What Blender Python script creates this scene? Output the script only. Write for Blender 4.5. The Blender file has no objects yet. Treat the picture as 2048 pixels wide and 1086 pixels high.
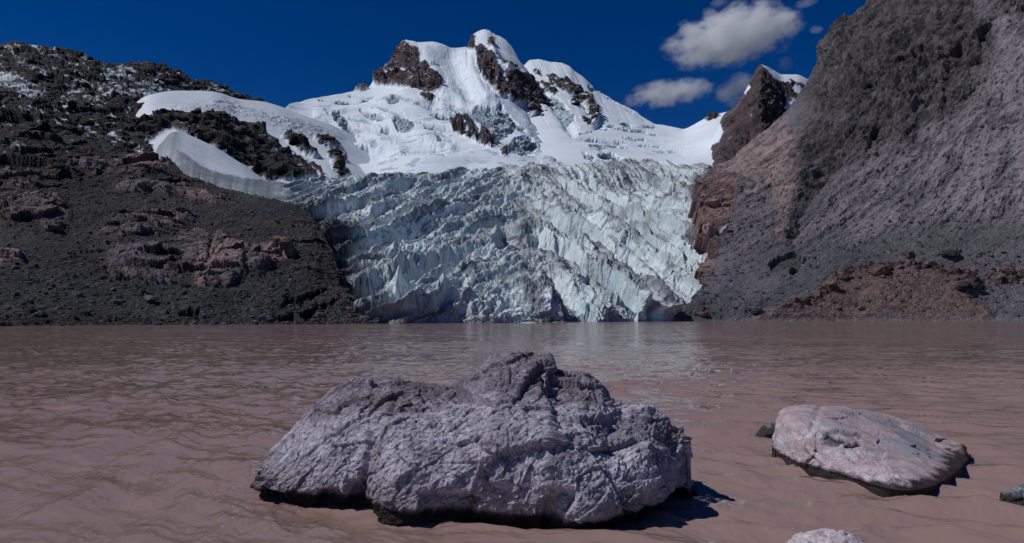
import bpy, math, numpy as np
from concurrent.futures import ThreadPoolExecutor
R_ = math.radians
S = bpy.context.scene
COL = S.collection
Q = 1.0                                   # mesh density factor

# ------------------------------------------------------------------ camera, sky, sun, exposure
F = 1365.33; PITCH = math.atan(91 / F); CZ = 1.8
cam_d = bpy.data.cameras.new("camera"); cam = bpy.data.objects.new("camera", cam_d); COL.objects.link(cam)
cam_d.sensor_width = 36; cam_d.lens = 24.0; cam_d.clip_end = 60000; cam_d.clip_start = 0.05
cam.location = (0, 0, CZ); cam.rotation_euler = (R_(90) + PITCH, 0, 0)
S.camera = cam
SUN_AZ, SUN_EL = -97.0, 52.0              # azimuth from view direction (+Y), negative = left
W = bpy.data.worlds.new("World"); S.world = W; W.use_nodes = True
wn = W.node_tree.nodes; wl = W.node_tree.links
bg = wn["Background"]; bg.inputs[1].default_value = 0.05
sky = wn.new("ShaderNodeTexSky"); sky.sky_type = 'NISHITA'; sky.sun_disc = False
sky.sun_elevation = R_(SUN_EL); sky.sun_rotation = R_(SUN_AZ); sky.altitude = 5000
sky.air_density = 1.25; sky.dust_density = 0.1; sky.ozone_density = 3.0
hsv = wn.new("ShaderNodeHueSaturation"); hsv.inputs['Saturation'].default_value = 1.4; hsv.inputs['Hue'].default_value = 0.517; hsv.inputs['Value'].default_value = .95
wl.new(sky.outputs[0], hsv.inputs['Color']); wl.new(hsv.outputs[0], bg.inputs[0])
sl = bpy.data.lights.new("sun", 'SUN'); sl.energy = 2.9; sl.angle = R_(0.5); sl.color = (1.0, 0.975, 0.96)
sun = bpy.data.objects.new("sun", sl); COL.objects.link(sun)
sun.rotation_euler = (R_(90 - SUN_EL), 0, R_(180 - SUN_AZ))
S.view_settings.view_transform = 'Standard'; S.view_settings.look = 'None'
S.view_settings.gamma = 1; S.view_settings.exposure = 0.0
S.cycles.max_bounces = 9; S.cycles.volume_bounces = 8
S.cycles.volume_step_rate = 1.0

# ------------------------------------------------------------------ numpy noise
_rs = np.random.RandomState(7)
PERM = np.concatenate([_rs.permutation(256)] * 2).astype(np.int32)
_g = _rs.normal(size=(256, 3)); GRAD = (_g / np.linalg.norm(_g, axis=1)[:, None] * 1.5).astype(np.float32)
RV = _rs.rand(256, 6).astype(np.float32)
POOL = ThreadPoolExecutor(4)
def par(fn, P, *a):
    P = np.ascontiguousarray(P, dtype=np.float32); n = len(P)
    if n < 20000: return fn(P, *a)
    ks = np.array_split(np.arange(n), max(4, n // 60000))
    rs = list(POOL.map(lambda k: fn(P[k[0]:k[-1] + 1], *a), ks))
    if isinstance(rs[0], tuple): return tuple(np.concatenate(x) for x in zip(*rs))
    return np.concatenate(rs)
def _perlin(P, seed):
    i = np.floor(P).astype(np.int32); f = P - i; i = (i + seed * 37) & 255
    u = f * f * f * (f * (f * 6 - 15) + 10)
    out = 0
    for dx in (0, 1):
        a = PERM[(i[:, 0] + dx) & 255]; wx = u[:, 0] if dx else 1 - u[:, 0]
        for dy in (0, 1):
            b = PERM[(a + i[:, 1] + dy) & 255]; wy = wx * (u[:, 1] if dy else 1 - u[:, 1])
            for dz in (0, 1):
                g = GRAD[PERM[(b + i[:, 2] + dz) & 255]]
                d = g[:, 0] * (f[:, 0] - dx) + g[:, 1] * (f[:, 1] - dy) + g[:, 2] * (f[:, 2] - dz)
                out = out + wy * (u[:, 2] if dz else 1 - u[:, 2]) * d
    return out.astype(np.float32)
def _fbm(P, oc, seed, gain, ridged):
    s = 0; a = 1; t = 0
    for o in range(oc):
        n = _perlin(P * (2.03 ** o), seed + o * 5)
        if ridged: n = 1 - 2 * np.abs(n) * 1.6
        s = s + a * n; t += a; a *= gain
    return s / t
def fbm(P, sc, oc=5, seed=0, gain=.5, ridged=False):
    P = np.asarray(P, np.float32) * np.asarray(sc, np.float32)
    return par(_fbm, P.reshape(-1, 3), oc, seed, gain, ridged).reshape(P.shape[:-1])
def _facet(P, seed):
    i = np.floor(P).astype(np.int32); f = P - i
    m1 = np.full(len(P), 9, np.float32); m2 = m1.copy(); val = np.zeros(len(P), np.float32); rid = val.copy()
    for dx in (-1, 0, 1):
        for dy in (-1, 0, 1):
            for dz in (-1, 0, 1):
                h = PERM[(PERM[(PERM[(i[:, 0] + dx + seed * 17) & 255] + i[:, 1] + dy) & 255] + i[:, 2] + dz) & 255]
                r = RV[h]
                v = np.stack([f[:, 0] - dx - r[:, 0], f[:, 1] - dy - r[:, 1], f[:, 2] - dz - r[:, 2]], 1)
                d = (v * v).sum(1)
                c = d < m1
                m2 = np.where(c, m1, np.minimum(m2, d))
                g = GRAD[(h * 7 + 3) & 255]
                val = np.where(c, (g * v).sum(1) * .8 + r[:, 3] - .5, val); rid = np.where(c, r[:, 4], rid)
                m1 = np.where(c, d, m1)
    return val, np.sqrt(m2) - np.sqrt(m1), rid
def facet(P, sc, seed=0):
    """angular chipped relief: value, distance to cell edge, random per cell"""
    P = np.asarray(P, np.float32) * np.asarray(sc, np.float32); sh = P.shape[:-1]
    return tuple(x.reshape(sh) for x in par(_facet, P.reshape(-1, 3), seed))
def sstep(a, b, x):
    t = np.clip((x - a) / (b - a), 0, 1); return t * t * (3 - 2 * t)
def mix(a, b, t): return a + (b - a) * t
def cmix(a, b, t):
    return np.asarray(a, np.float32) * (1 - t[..., None]) + np.asarray(b, np.float32) * t[..., None]

# ------------------------------------------------------------------ geometry helpers
def unproj(px, py, Y):
    dx = (px - 1024) / F; dy = (543 - py) / F
    c, s = math.cos(PITCH), math.sin(PITCH)
    fy = c - s * dy; fz = s + c * dy; t = Y / fy
    return np.stack([t * dx, Y + 0 * px, CZ + t * fz], -1)
def proj(P):
    c, s = math.cos(PITCH), math.sin(PITCH)
    x, y, z = P[..., 0], P[..., 1], P[..., 2] - CZ
    w = np.maximum(y * c + z * s, .01); v = -y * s + z * c
    return 1024 + F * x / w, 543 - F * v / w
def py_of(z, Y):                           # picture row of height z at distance Y
    return float(proj(np.array([0., Y, z]))[1])
def shoreY(py): return CZ * F / (py - 634.0)
def pchip(A, t):
    """monotone cubic along axis 0 at parameters t (0..n-1)"""
    A = np.asarray(A, float); d = A[1:] - A[:-1]; m = np.zeros_like(A)
    p = d[1:] * d[:-1]; m[1:-1] = np.where(p > 0, 2 * p / np.where(p > 0, d[1:] + d[:-1], 1), 0)
    m[0] = d[0]; m[-1] = d[-1]
    i = np.clip(np.floor(t).astype(int), 0, len(A) - 2); u = (t - i).reshape((-1,) + (1,) * (A.ndim - 1))
    h00 = 2 * u**3 - 3 * u**2 + 1; h10 = u**3 - 2 * u**2 + u; h01 = -2 * u**3 + 3 * u**2; h11 = u**3 - u**2
    return h00 * A[i] + h10 * m[i] + h01 * A[i + 1] + h11 * m[i + 1]
def catmull(A, t):
    A = np.asarray(A, float); m = np.zeros_like(A); m[1:-1] = (A[2:] - A[:-2]) / 2; m[0] = A[1] - A[0]; m[-1] = A[-1] - A[-2]
    i = np.clip(np.floor(t).astype(int), 0, len(A) - 2); u = (t - i).reshape((-1,) + (1,) * (A.ndim - 1))
    h00 = 2 * u**3 - 3 * u**2 + 1; h10 = u**3 - 2 * u**2 + u; h01 = -2 * u**3 + 3 * u**2; h11 = u**3 - u**2
    return h00 * A[i] + h10 * m[i] + h01 * A[i + 1] + h11 * m[i + 1]
def even(A, n, floor=4.0):                 # parameters spaced by mean step length along axis 0
    d = np.sqrt(((A[1:, :, :2] - A[:-1, :, :2])**2).sum(-1)).mean(1) + floor
    c = np.concatenate([[0], np.cumsum(d)]); return np.interp(np.linspace(0, c[-1], n), c, np.arange(len(A)))
def surface(cols, nc, nr):
    """cols: list of columns, each a list of (px, py, Y) from foot to ridge -> grid (nr, nc, 3) of world points and px,py"""
    A = np.array(cols, float)              # C,R,3
    A[..., 2] = np.log(A[..., 2])
    nc, nr = int(nc * Q), int(nr * Q)
    A = pchip(A, even(A, nc)); A = A.transpose(1, 0, 2); A = pchip(A, even(A, nr))
    Y = np.exp(A[..., 2]); return unproj(A[..., 0], A[..., 1], Y), A[..., 0], A[..., 1]
def normals(P):
    a = np.gradient(P, axis=1); b = np.gradient(P, axis=0)
    n = np.cross(a, b); n /= np.linalg.norm(n, axis=-1, keepdims=True) + 1e-9
    return n
def blur(A, k):
    for ax in (0, 1):
        pad = [(0, 0)] * A.ndim; pad[ax] = (k, k); B = np.pad(A, pad, mode='edge'); c = np.cumsum(B, axis=ax, dtype=np.float64)
        z = np.zeros_like(np.take(c, [0], axis=ax)); c = np.concatenate([z, c], axis=ax)
        n = A.shape[ax]; sl1 = [slice(None)] * A.ndim; sl0 = [slice(None)] * A.ndim
        sl1[ax] = slice(2 * k + 1, 2 * k + 1 + n); sl0[ax] = slice(0, n)
        A = ((c[tuple(sl1)] - c[tuple(sl0)]) / (2 * k + 1))
    return A
def grid_obj(name, P, mat, col=None, smooth=True, wrap=False, skirts=None, parent=None):
    """grid of points -> mesh object. skirts: dict side->(back distance, drop) extends the land behind its edge"""
    if skirts:
        for side, lst in skirts.items():
            for (back, drop) in lst:
                E = {'top': P[-1], 'left': P[:, 0], 'right': P[:, -1], 'bottom': P[0]}[side]
                h = E.copy(); h[..., 2] = 0; h /= np.linalg.norm(h, axis=-1, keepdims=True)
                N = E + h * back; N[..., 2] -= drop
                if side == 'left': N[..., 0] -= back * .3
                if side == 'right': N[..., 0] += back * .3
                if side == 'top': P = np.concatenate([P, N[None]], 0); col = None if col is None else np.concatenate([col, col[-1:]], 0)
                if side == 'bottom': P = np.concatenate([N[None], P], 0); col = None if col is None else np.concatenate([col[:1], col], 0)
                if side == 'left': P = np.concatenate([N[:, None], P], 1); col = None if col is None else np.concatenate([col[:, :1], col], 1)
                if side == 'right': P = np.concatenate([P, N[:, None]], 1); col = None if col is None else np.concatenate([col, col[:, -1:]], 1)
    nr, nc = P.shape[:2]
    r, c = np.meshgrid(np.arange(nr - 1), np.arange(nc if wrap else nc - 1), indexing='ij')
    c2 = (c + 1) % nc
    q = np.stack([r * nc + c, r * nc + c2, (r + 1) * nc + c2, (r + 1) * nc + c], -1).reshape(-1, 4)
    return mesh_obj(name, P.reshape(-1, 3), q, mat, None if col is None else col.reshape(-1, col.shape[-1]), smooth, parent)
def mesh_obj(name, V, q, mat, col=None, smooth=True, parent=None):
    me = bpy.data.meshes.new(name); k = q.shape[1]
    me.vertices.add(len(V)); me.vertices.foreach_set("co", np.ascontiguousarray(V, np.float32).ravel())
    me.loops.add(q.size); me.loops.foreach_set("vertex_index", q.astype(np.int32).ravel())
    me.polygons.add(len(q)); me.polygons.foreach_set("loop_start", np.arange(0, q.size, k, dtype=np.int32))
    me.polygons.foreach_set("use_smooth", np.full(len(q), smooth, dtype=bool))
    me.update(calc_edges=True)
    if col is not None:
        a = me.color_attributes.new("Col", 'FLOAT_COLOR', 'POINT')
        c4 = np.ones((len(V), 4), np.float32); c4[:, :col.shape[1]] = col; a.data.foreach_set("color", c4.ravel())
    me.materials.append(mat)
    o = bpy.data.objects.new(name, me); COL.objects.link(o)
    if parent: o.parent = parent
    return o
def tag(o, label=None, cat=None, group=None, kind=None):
    if label: o['label'] = label
    if cat: o['category'] = cat
    if group: o['group'] = group
    if kind: o['kind'] = kind
    return o
def polydist(px, py, poly, closed=True):
    """signed distance (inside > 0) to polygon, or distance to polyline"""
    poly = np.asarray(poly, float); n = len(poly); d = np.full(px.shape, 1e9); ins = np.zeros(px.shape, bool)
    for k in range(n if closed else n - 1):
        a, b = poly[k], poly[(k + 1) % n]; e = b - a
        wx, wy = px - a[0], py - a[1]; t = np.clip((wx * e[0] + wy * e[1]) / (e @ e + 1e-9), 0, 1)
        d = np.minimum(d, (wx - t * e[0])**2 + (wy - t * e[1])**2)
        if closed:
            c = (a[1] > py) != (b[1] > py)
            ins ^= c & (px < (b[0] - a[0]) * (py - a[1]) / ((b[1] - a[1]) + 1e-9) + a[0])
    d = np.sqrt(d)
    return np.where(ins, d, -d) if closed else d
class Warp:                                # ragged edges for regions
    def __init__(s, px, py, amp=5, sc=.03, seed=3):
        Z = np.zeros_like(px); P = np.stack([px, py, Z], -1)
        s.x = px + fbm(P, sc, 5, seed, .6) * amp * 2; s.y = py + fbm(P + 91.7, sc, 5, seed + 1, .6) * amp * 2
    def region(s, polys, soft=3.0):
        m = np.zeros(s.x.shape, np.float32)
        for p in polys:
            p = np.asarray(p, float); x0, y0 = p.min(0) - 20; x1, y1 = p.max(0) + 20
            k = (s.x > x0) & (s.x < x1) & (s.y > y0) & (s.y < y1)
            if k.any(): m[k] = np.maximum(m[k], sstep(-soft, soft, polydist(s.x[k], s.y[k], p)))
        return m
    def lines(s, lines, w):
        m = np.zeros(s.x.shape, np.float32)
        for p in lines:
            p = np.asarray(p, float); x0, y0 = p.min(0) - 3 * w; x1, y1 = p.max(0) + 3 * w
            k = (s.x > x0) & (s.x < x1) & (s.y > y0) & (s.y < y1)
            if k.any(): m[k] = np.maximum(m[k], np.exp(-(polydist(s.x[k], s.y[k], p, False) / w)**2))
        return m

# ------------------------------------------------------------------ materials
def nodes_of(m):
    m.use_nodes = True; nt = m.node_tree; return nt, nt.nodes, nt.links, nt.nodes["Principled BSDF"]
def ground_mat(name, bumps, rough=.95, spec=.15, var=((3, .25),), snow_smooth=False):
    """vertex colours x procedural grain; bumps: list of (scale per metre, distance m, ridged?)"""
    m = bpy.data.materials.new(name); nt, n, l, b = nodes_of(m)
    b.inputs['Roughness'].default_value = rough; b.inputs['Specular IOR Level'].default_value = spec
    at = n.new("ShaderNodeVertexColor"); at.layer_name = "Col"
    geo = n.new("ShaderNodeNewGeometry"); cur = at.outputs[0]
    for sc, amt in var:
        t = n.new("ShaderNodeTexNoise"); t.inputs['Scale'].default_value = sc; t.inputs['Detail'].default_value = 6; t.inputs['Roughness'].default_value = .7
        l.new(geo.outputs['Position'], t.inputs['Vector'])
        mr = n.new("ShaderNodeMapRange"); mr.inputs[1].default_value = .3; mr.inputs[2].default_value = .7
        mr.inputs[3].default_value = 1 - amt; mr.inputs[4].default_value = 1 + amt; l.new(t.outputs[0], mr.inputs[0])
        mx = n.new("ShaderNodeMix"); mx.data_type = 'RGBA'; mx.blend_type = 'MULTIPLY'; mx.inputs[0].default_value = 1
        l.new(cur, mx.inputs[6]); l.new(mr.outputs[0], mx.inputs[7]); cur = mx.outputs[2]
    l.new(cur, b.inputs['Base Color'])
    prev = None
    for sc, dist, kind in bumps:
        if kind == 'v':
            t = n.new("ShaderNodeTexVoronoi"); t.inputs['Scale'].default_value = sc; out = t.outputs[0]
        else:
            t = n.new("ShaderNodeTexNoise"); t.inputs['Scale'].default_value = sc; t.inputs['Detail'].default_value = 8; t.inputs['Roughness'].default_value = .65; out = t.outputs[0]
        l.new(geo.outputs['Position'], t.inputs['Vector'])
        bp = n.new("ShaderNodeBump"); bp.inputs['Distance'].default_value = dist; l.new(out, bp.inputs['Height'])
        if snow_smooth: l.new(at.outputs['Alpha'], bp.inputs['Strength'])
        if prev: l.new(prev.outputs[0], bp.inputs['Normal'])
        prev = bp
    if prev: l.new(prev.outputs[0], b.inputs['Normal'])
    return m
M_mor = ground_mat("moraine", [(.6, 1.2, 'v'), (1.5, .8, 'n')], var=((2.2, .5), (.25, .2)))
M_scree = ground_mat("scree", [(.35, 1.2, 'n'), (1.2, .6, 'n')], var=((1.4, .3), (.12, .15)))
M_snow = ground_mat("snow and rock", [(.12, 6, 'n'), (.03, 8, 'n')], rough=.7, spec=.2, var=((.15, .06),), snow_smooth=True)
M_ice = ground_mat("glacier ice", [(.5, .7, 'n'), (1.6, .3, 'n')], rough=.5, spec=.35, var=((.8, .14), (.15, .1)), snow_smooth=True)
SNOW = np.array([.70, .77, .83]); 

# ================================================================== TERRAIN
ROCKS_AT = []                              # (region name, points, colours) used to set loose stones on the slopes

# ---------------------------------------------------------------- left lower moraine
def mor_col(px, pts): return [(px, p, y) for p, y in pts]
def under(px, ys): return (px, py_of(-2.5, ys - 9), ys - 9)
L1c = []
for px, pts in [(-420, [(657, 107), (600, 140), (500, 205), (400, 280), (300, 345), (225, 430)]),
                (-200, [(655, 117), (600, 150), (500, 215), (400, 290), (300, 360), (235, 430)]),
                (0, [(652, 136), (600, 168), (500, 230), (400, 300), (320, 370), (255, 430)]),
                (150, [(651, 144), (600, 175), (510, 235), (425, 300), (350, 370), (290, 430)]),
                (310, [(650, 153), (600, 185), (525, 240), (450, 300), (380, 360), (318, 420)]),
                (400, [(649.5, 158), (605, 180), (540, 230), (480, 280), (420, 340), (360, 400)]),
                (480, [(649, 164), (610, 188), (550, 225), (490, 270), (440, 320), (386, 380)]),
                (560, [(648.6, 168), (615, 184), (570, 215), (515, 255), (460, 300), (404, 360)]),
                (620, [(648.2, 173), (620, 190), (580, 215), (530, 245), (475, 290), (430, 340)]),
                (665, [(647.8, 178), (628, 190), (600, 208), (570, 228), (535, 250), (505, 275)]),
                (700, [(647.5, 182), (635, 188), (622, 196), (608, 206), (594, 216), (580, 226)]),
                (735, [(647.3, 185), (644, 188), (640, 191), (637, 195), (633, 199), (630, 203)]),
                (760, [(647, 189), (646.5, 191), (646, 193), (645.5, 196), (645, 199), (644.5, 202)])]:
    L1c.append([under(px, pts[0][1])] + mor_col(px, pts))
P, px, py = surface(L1c, 1100, 620)
N = normals(P); W1 = Warp(px, py, 10, .025, 3); WF = Warp(px, py, 4, .06, 13)
outc = [[(208, 545), (215, 520), (250, 498), (290, 500), (330, 500), (375, 485), (440, 480), (470, 490), (500, 492), (545, 488), (585, 478), (590, 515), (560, 530), (520, 545), (480, 565), (400, 572), (385, 555), (350, 560), (300, 575), (260, 570), (225, 560)],
        [(185, 470), (230, 435), (290, 425), (345, 428), (385, 428), (360, 448), (300, 470), (250, 480), (190, 480)],
        [(225, 370), (260, 350), (330, 365), (400, 385), (440, 395), (470, 405), (420, 408), (360, 395), (290, 390), (240, 385)],
        [(-20, 355), (60, 350), (90, 365), (60, 385), (-20, 390)], [(0, 420), (60, 395), (120, 400), (150, 430), (130, 470), (90, 475), (70, 440), (0, 462)],
        [(0, 512), (50, 512), (45, 528), (-10, 532)], [(130, 325), (230, 325), (300, 315), (340, 335), (280, 345), (180, 345)]]
m_out = W1.region(outc, 5)
red = WF.region([[(385, 572), (390, 545), (440, 515), (470, 495), (500, 495), (490, 530), (440, 560), (400, 575)], [(520, 500), (585, 480), (590, 512), (540, 530)],
                 [(310, 470), (330, 445), (370, 432), (350, 452)], [(330, 395), (420, 390), (430, 405), (350, 402)], [(0, 512), (50, 512), (45, 528), (-10, 532)],
                 [(250, 320), (335, 318), (350, 335), (270, 340)]], 5)
grey = WF.region([[(215, 540), (255, 500), (290, 505), (300, 530), (260, 560)], [(300, 560), (330, 545), (345, 565), (310, 575)]], 5)
e1_ = np.array([.86, .15, .48]); e1_ /= np.linalg.norm(e1_); e2_ = np.cross([0, 1, 0], e1_); e2_ /= np.linalg.norm(e2_); e3_ = np.cross(e1_, e2_)
PS = np.stack([P @ e1_, P @ e2_, P @ e3_], -1) + fbm(P, .05, 4, 2)[..., None] * 3
fa, fe, fr = facet(PS, (.03, .10, .07), 3)
fb, fe2, fr2 = facet(PS, (.10, .4, .3), 4)
slab = fbm(PS, (.05, .35, .2), 5, 21, .6, True)
m_o2 = blur(m_out, 5)
led = sstep(.05, .3, fbm(PS, (.012, .05, .04), 5, 41)) * sstep(.5, 0, m_out); D = m_o2 * (2.4 + 2.9 * fa + .5 * fb + .25 * slab) + led * (.8 + 1.3 * fa + .2 * slab) 
crv = WF.lines([[(385, 575), (420, 540), (430, 490)], [(405, 560), (460, 500), (470, 485)], [(490, 560), (500, 520), (505, 492)], [(300, 575), (350, 560), (400, 545)], [(260, 565), (230, 560), (210, 548)]], 5)
D = D - crv * m_out * 1.5
dark_hollow = WF.region([[(560, 600), (620, 580), (660, 570), (640, 590), (600, 612)], [(540, 632), (590, 622), (600, 635), (560, 642)], [(600, 625), (650, 605), (680, 598), (640, 620), (615, 640)], [(575, 590), (620, 585), (610, 605), (560, 615)], [(355, 618), (400, 612), (395, 625), (358, 626)]], 2)
D = D - dark_hollow * 2.2 * (1 - m_out)
und = fbm(P, .02, 4, 5) * 3.5 + fbm(P, .08, 4, 6) * 1.3
st1, se1, sr1 = facet(P, .55, 8); st2, se2, sr2 = facet(P, 1.3, 9)
stones = np.maximum(sr1 - .80, 0) * 5 * sstep(.05, .35, se1) * .9 + np.maximum(sr2 - .7, 0) * 3 * sstep(.05, .3, se2) * .35
fade = sstep(0, .5, P[..., 2])
upb = sstep(420, 330, py + (px - 150) * .12 + 40 * fbm(P, .02, 4, 197)) * sstep(700, 300, px); rk_f = facet(P + fbm(P, .03, 3, 2)[..., None] * 8, .045, 198)[0]
D = D + upb * (rk_f * 3.2 + facet(P, .14, 199)[0] * 1.4)
D = (D + und * fade + stones + fbm(P, .3, 4, 7) * .35 * (.4 + .6 * fade))
Pd = P + N * D[..., None]
Pd[..., 2] = np.where(P[..., 2] < -.3, P[..., 2], Pd[..., 2])
n1 = fbm(P, .03, 5, 30); n2 = fbm(P, .4, 4, 31, .6); n3 = fbm(P, (.15, .15, .6), 4, 32)
c = cmix([.031, .031, .036], [.060, .055, .057], sstep(-.3, .4, n1 + .35 * n2))
grn = sstep(.0, .5, n3 + .3) * WF.region([[(-50, 660), (-50, 600), (150, 590), (350, 585), (450, 590), (560, 620), (500, 660)]], 25)
c = cmix(c, [.034, .046, .040], grn * .75)
c = cmix(c, [.062, .040, .036], sstep(.15, .5, fbm(P, .02, 4, 40)) * (py < 470) * .5)
sp = (sr1 > .86) * 1.0 * sstep(.02, .2, se1); c = cmix(c, [.085, .085, .095], sp * .6)
sp = (sr2 > .93) * 1.0; c = cmix(c, [.16, .165, .18], sp * .45)
co = cmix([.060, .052, .053], [.20, .165, .160], sstep(-.5, .5, fa * .5 + n2)); co = cmix(co, [.32, .215, .205], red * .8); co = cmix(co, [.15, .135, .16], grey * .8)
c = cmix(c, cmix([.026, .024, .027], [.075, .064, .062], sstep(-.5, .5, rk_f + n2)), upb * .85)
spn = sstep(.16, .26, fbm(np.stack([px * .8 + py * .25, py - px * .45, 0 * px], -1), (.035, .16, 1), 4, 64, .6) * .6 + fbm(P, .12, 4, 187, .7) * .4); c = cmix(c, [.62, .68, .74], spn * upb * sstep(345, 290, py) * .8)
runl = sstep(.1, .4, fbm(np.stack([px + py * .5, py * .12, 0 * px], -1), .05, 4, 188, .55)); c = cmix(c, [.062, .056, .054], runl * .4 * (1 - upb))
c = cmix(c, cmix([.040, .036, .038], [.085, .072, .072], sstep(-.5, .5, fa + n2)), led * .75)
c = cmix(c, co, m_out * sstep(-.9, -.1, n2 + .3)); c = cmix(c, [.022, .02, .02], dark_hollow * .5 * (1 - m_out))  # sunken patches of the moraine are also toned darker
c *= (1 + .35 * fbm(P, 1.1, 3, 50, .7))[..., None]
tag(grid_obj("moraine_slope", Pd, M_mor, c, skirts={'top': [(14, 4), (30, 25)], 'left': [(60, 0)], 'right': [(5, 3)]}),
    "dark grey moraine slope with brown bedrock outcrops left of the glacier", "slope", kind="structure")
ROCKS_AT.append(("left", Pd[20:], c[20:], m_out[20:], py[20:], px[20:]))

# ---------------------------------------------------------------- upper left dark ridge
L2c = []
for px_, rows in [(-420, [(330, 440), (260, 520), (190, 620), (125, 730), (70, 860)]), (-200, [(330, 440), (250, 520), (180, 620), (120, 730), (78, 860)]),
                  (0, [(300, 440), (240, 520), (180, 620), (130, 730), (90, 860)]), (50, [(300, 440), (240, 520), (180, 620), (130, 730), (86, 870)]),
                  (110, [(305, 440), (245, 520), (190, 620), (145, 730), (99, 880)]), (170, [(315, 440), (260, 520), (205, 620), (155, 740), (114, 890)]),
                  (215, [(325, 440), (270, 520), (215, 620), (165, 745), (127, 900)]), (265, [(340, 440), (285, 520), (225, 630), (172, 760), (127, 910)]), (300, [(345, 440), (290, 530), (225, 650), (175, 780), (126, 920)]),
                  (350, [(350, 450), (300, 560), (230, 700), (185, 820), (146, 940)]), (420, [(340, 520), (290, 640), (235, 760), (200, 870), (168, 960)]),
                  (480, [(340, 620), (290, 740), (245, 840), (215, 920), (182, 980)]), (530, [(340, 700), (300, 800), (260, 880), (230, 950), (206, 1000)]), (570, [(350, 700), (310, 800), (280, 900), (250, 980), (232, 1050)])]:
    L2c.append([(px_, a, b) for a, b in rows])
P, px, py = surface(L2c, 900, 420)
N = normals(P); WF = Warp(px, py, 5, .05, 23)
fa, fe, fr = facet(P + fbm(P, .02, 3, 2)[..., None] * 15, .022, 31); fb, fe2, fr2 = facet(P, .07, 32); fc, fe3, fr3 = facet(P, .2, 33)
rg = fbm(P, .012, 5, 34, .55, True)
D = fa * 4.5 + fb * 2.8 + fc * 1.3 + rg * 4 + fbm(P, .1, 4, 36) * 2
low = sstep(240, 310, py); D = D * mix(1, .55, low)
Pd = P + N * D[..., None]; N2 = normals(blur(Pd, 1))
n1 = fbm(P, .02, 5, 60); n2 = fbm(P, .12, 5, 61, .65)
c = cmix([.020, .020, .025], [.056, .052, .060], sstep(-.5, .5, n1 + n2 * .6)); c = cmix(c, [.070, .056, .056], sstep(.1, .6, n1) * sstep(180, 260, py) * .8)
c = cmix(c, [.09, .085, .085], (fr2 > .8) * .5)
patches = [[(-20, 140), (10, 145), (90, 190), (60, 195), (20, 180), (-20, 170)], [(25, 110), (60, 135), (100, 150), (90, 155), (45, 135)], [(200, 145), (245, 135), (250, 160), (225, 165), (265, 200), (240, 195), (210, 165)],
           [(130, 165), (170, 180), (160, 185), (125, 172)], [(280, 160), (330, 180), (320, 184), (285, 165)], [(305, 160), (330, 165), (325, 175), (308, 170)], [(80, 185), (115, 195), (110, 205), (78, 192)],
           [(165, 245), (230, 285), (225, 290), (160, 250)], [(220, 255), (300, 310), (295, 316), (215, 262)], [(200, 180), (250, 200), (245, 208), (195, 188)], [(265, 170), (300, 180), (345, 182), (330, 190), (270, 200), (250, 195)],
           [(420, 180), (480, 195), (470, 199), (415, 184)], [(140, 175), (200, 205), (195, 212), (135, 182)], [(-10, 280), (15, 285), (10, 292), (-10, 290)], [(300, 240), (330, 255), (345, 262), (310, 256)], [(30, 150), (100, 185), (95, 192), (25, 160)]]
sw = Warp(px, py, 9, .06, 77).region(patches, 3)
spk = fbm(P, (.06, .06, .1), 5, 62, .7)
st = fbm(np.stack([px * .8 + py * .25, py - px * .45, 0 * px], -1), (.035, .16, 1), 4, 64, .6)
hh = sstep(320, 230, py)
s = np.maximum(sw * sstep(-.25, .1, spk + .6 * st), sstep(.10, .19, spk * .45 + st * .55 - .01 - .10 * low) * hh * .9)
s = s * sstep(.25, .5, N2[..., 2])
c = cmix(c, SNOW * .8, s); al = mix(1, .15, s)
c4 = np.concatenate([c, al[..., None]], -1)
def with_a(c, a): return np.concatenate([c, a[..., None]], -1)
tag(grid_obj("rocky_ridge_hill", Pd, M_snow, c4, skirts={'top': [(40, 20), (200, 150)], 'left': [(60, 0)], 'right': [(80, 40)]}),
    "dark rocky ridge flecked with thin snow at upper left", "hill", kind="structure")
ROCKS_AT.append(("ridge", Pd[20:-20], c[20:-20], s[20:-20], py[20:-20], px[20:-20]))

# ---------------------------------------------------------------- snow dome with rock bands between ridge and main peak
cols = []
for a in [(200, (330, 540), (225, 720)), (262, (330, 505), (208, 690)), (295, (330, 490), (191, 665)), (350, (330, 480), (180, 700)), (420, (335, 480), (183, 745)), (480, (360, 485), (199, 785)),
          (540, (388, 490), (208, 830)), (600, (385, 510), (228, 870)), (660, (380, 535), (249, 930)), (700, (378, 590), (268, 970)), (760, (376, 680), (300, 1050))]:
    x, (p0, y0), (p1, y1) = a; col_ = []
    for t in (0, .25, .5, .75, .92, 1): col_.append((x, mix(p0, p1, t ** .95), y0 * (y1 / y0) ** (t ** 1.15)))
    cols.append(col_)
P, px, py = surface(cols, 760, 380)
N = normals(P); WF = Warp(px, py, 4, .06, 43)
rocks = [[(300, 232), (340, 228), (385, 232), (420, 225), (440, 232), (470, 240), (505, 250), (520, 255), (545, 285), (580, 305), (635, 335), (645, 352), (600, 360), (530, 362), (500, 345), (470, 320), (430, 300), (385, 282), (350, 262), (330, 262), (300, 290), (270, 260)],
         [(565, 272), (575, 265), (600, 278), (630, 300), (635, 315), (610, 310), (585, 290)], [(630, 268), (650, 272), (680, 288), (680, 296), (655, 290), (632, 278)], [(655, 302), (670, 298), (690, 318), (695, 322), (675, 322), (658, 315)],
         [(660, 320), (680, 330), (700, 352), (680, 354), (668, 340)]]
gap = WF.lines([[(500, 312), (535, 305), (565, 300)], [(565, 300), (600, 322), (640, 355)], [(390, 265), (410, 248)], [(340, 268), (390, 285)]], 2.2)
m = WF.region(rocks, 2.5) * (1 - sstep(.3, .7, gap))
fa, fe, fr = facet(P, .045, 51); fb, fe2, fr2 = facet(P, .13, 52)
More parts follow.
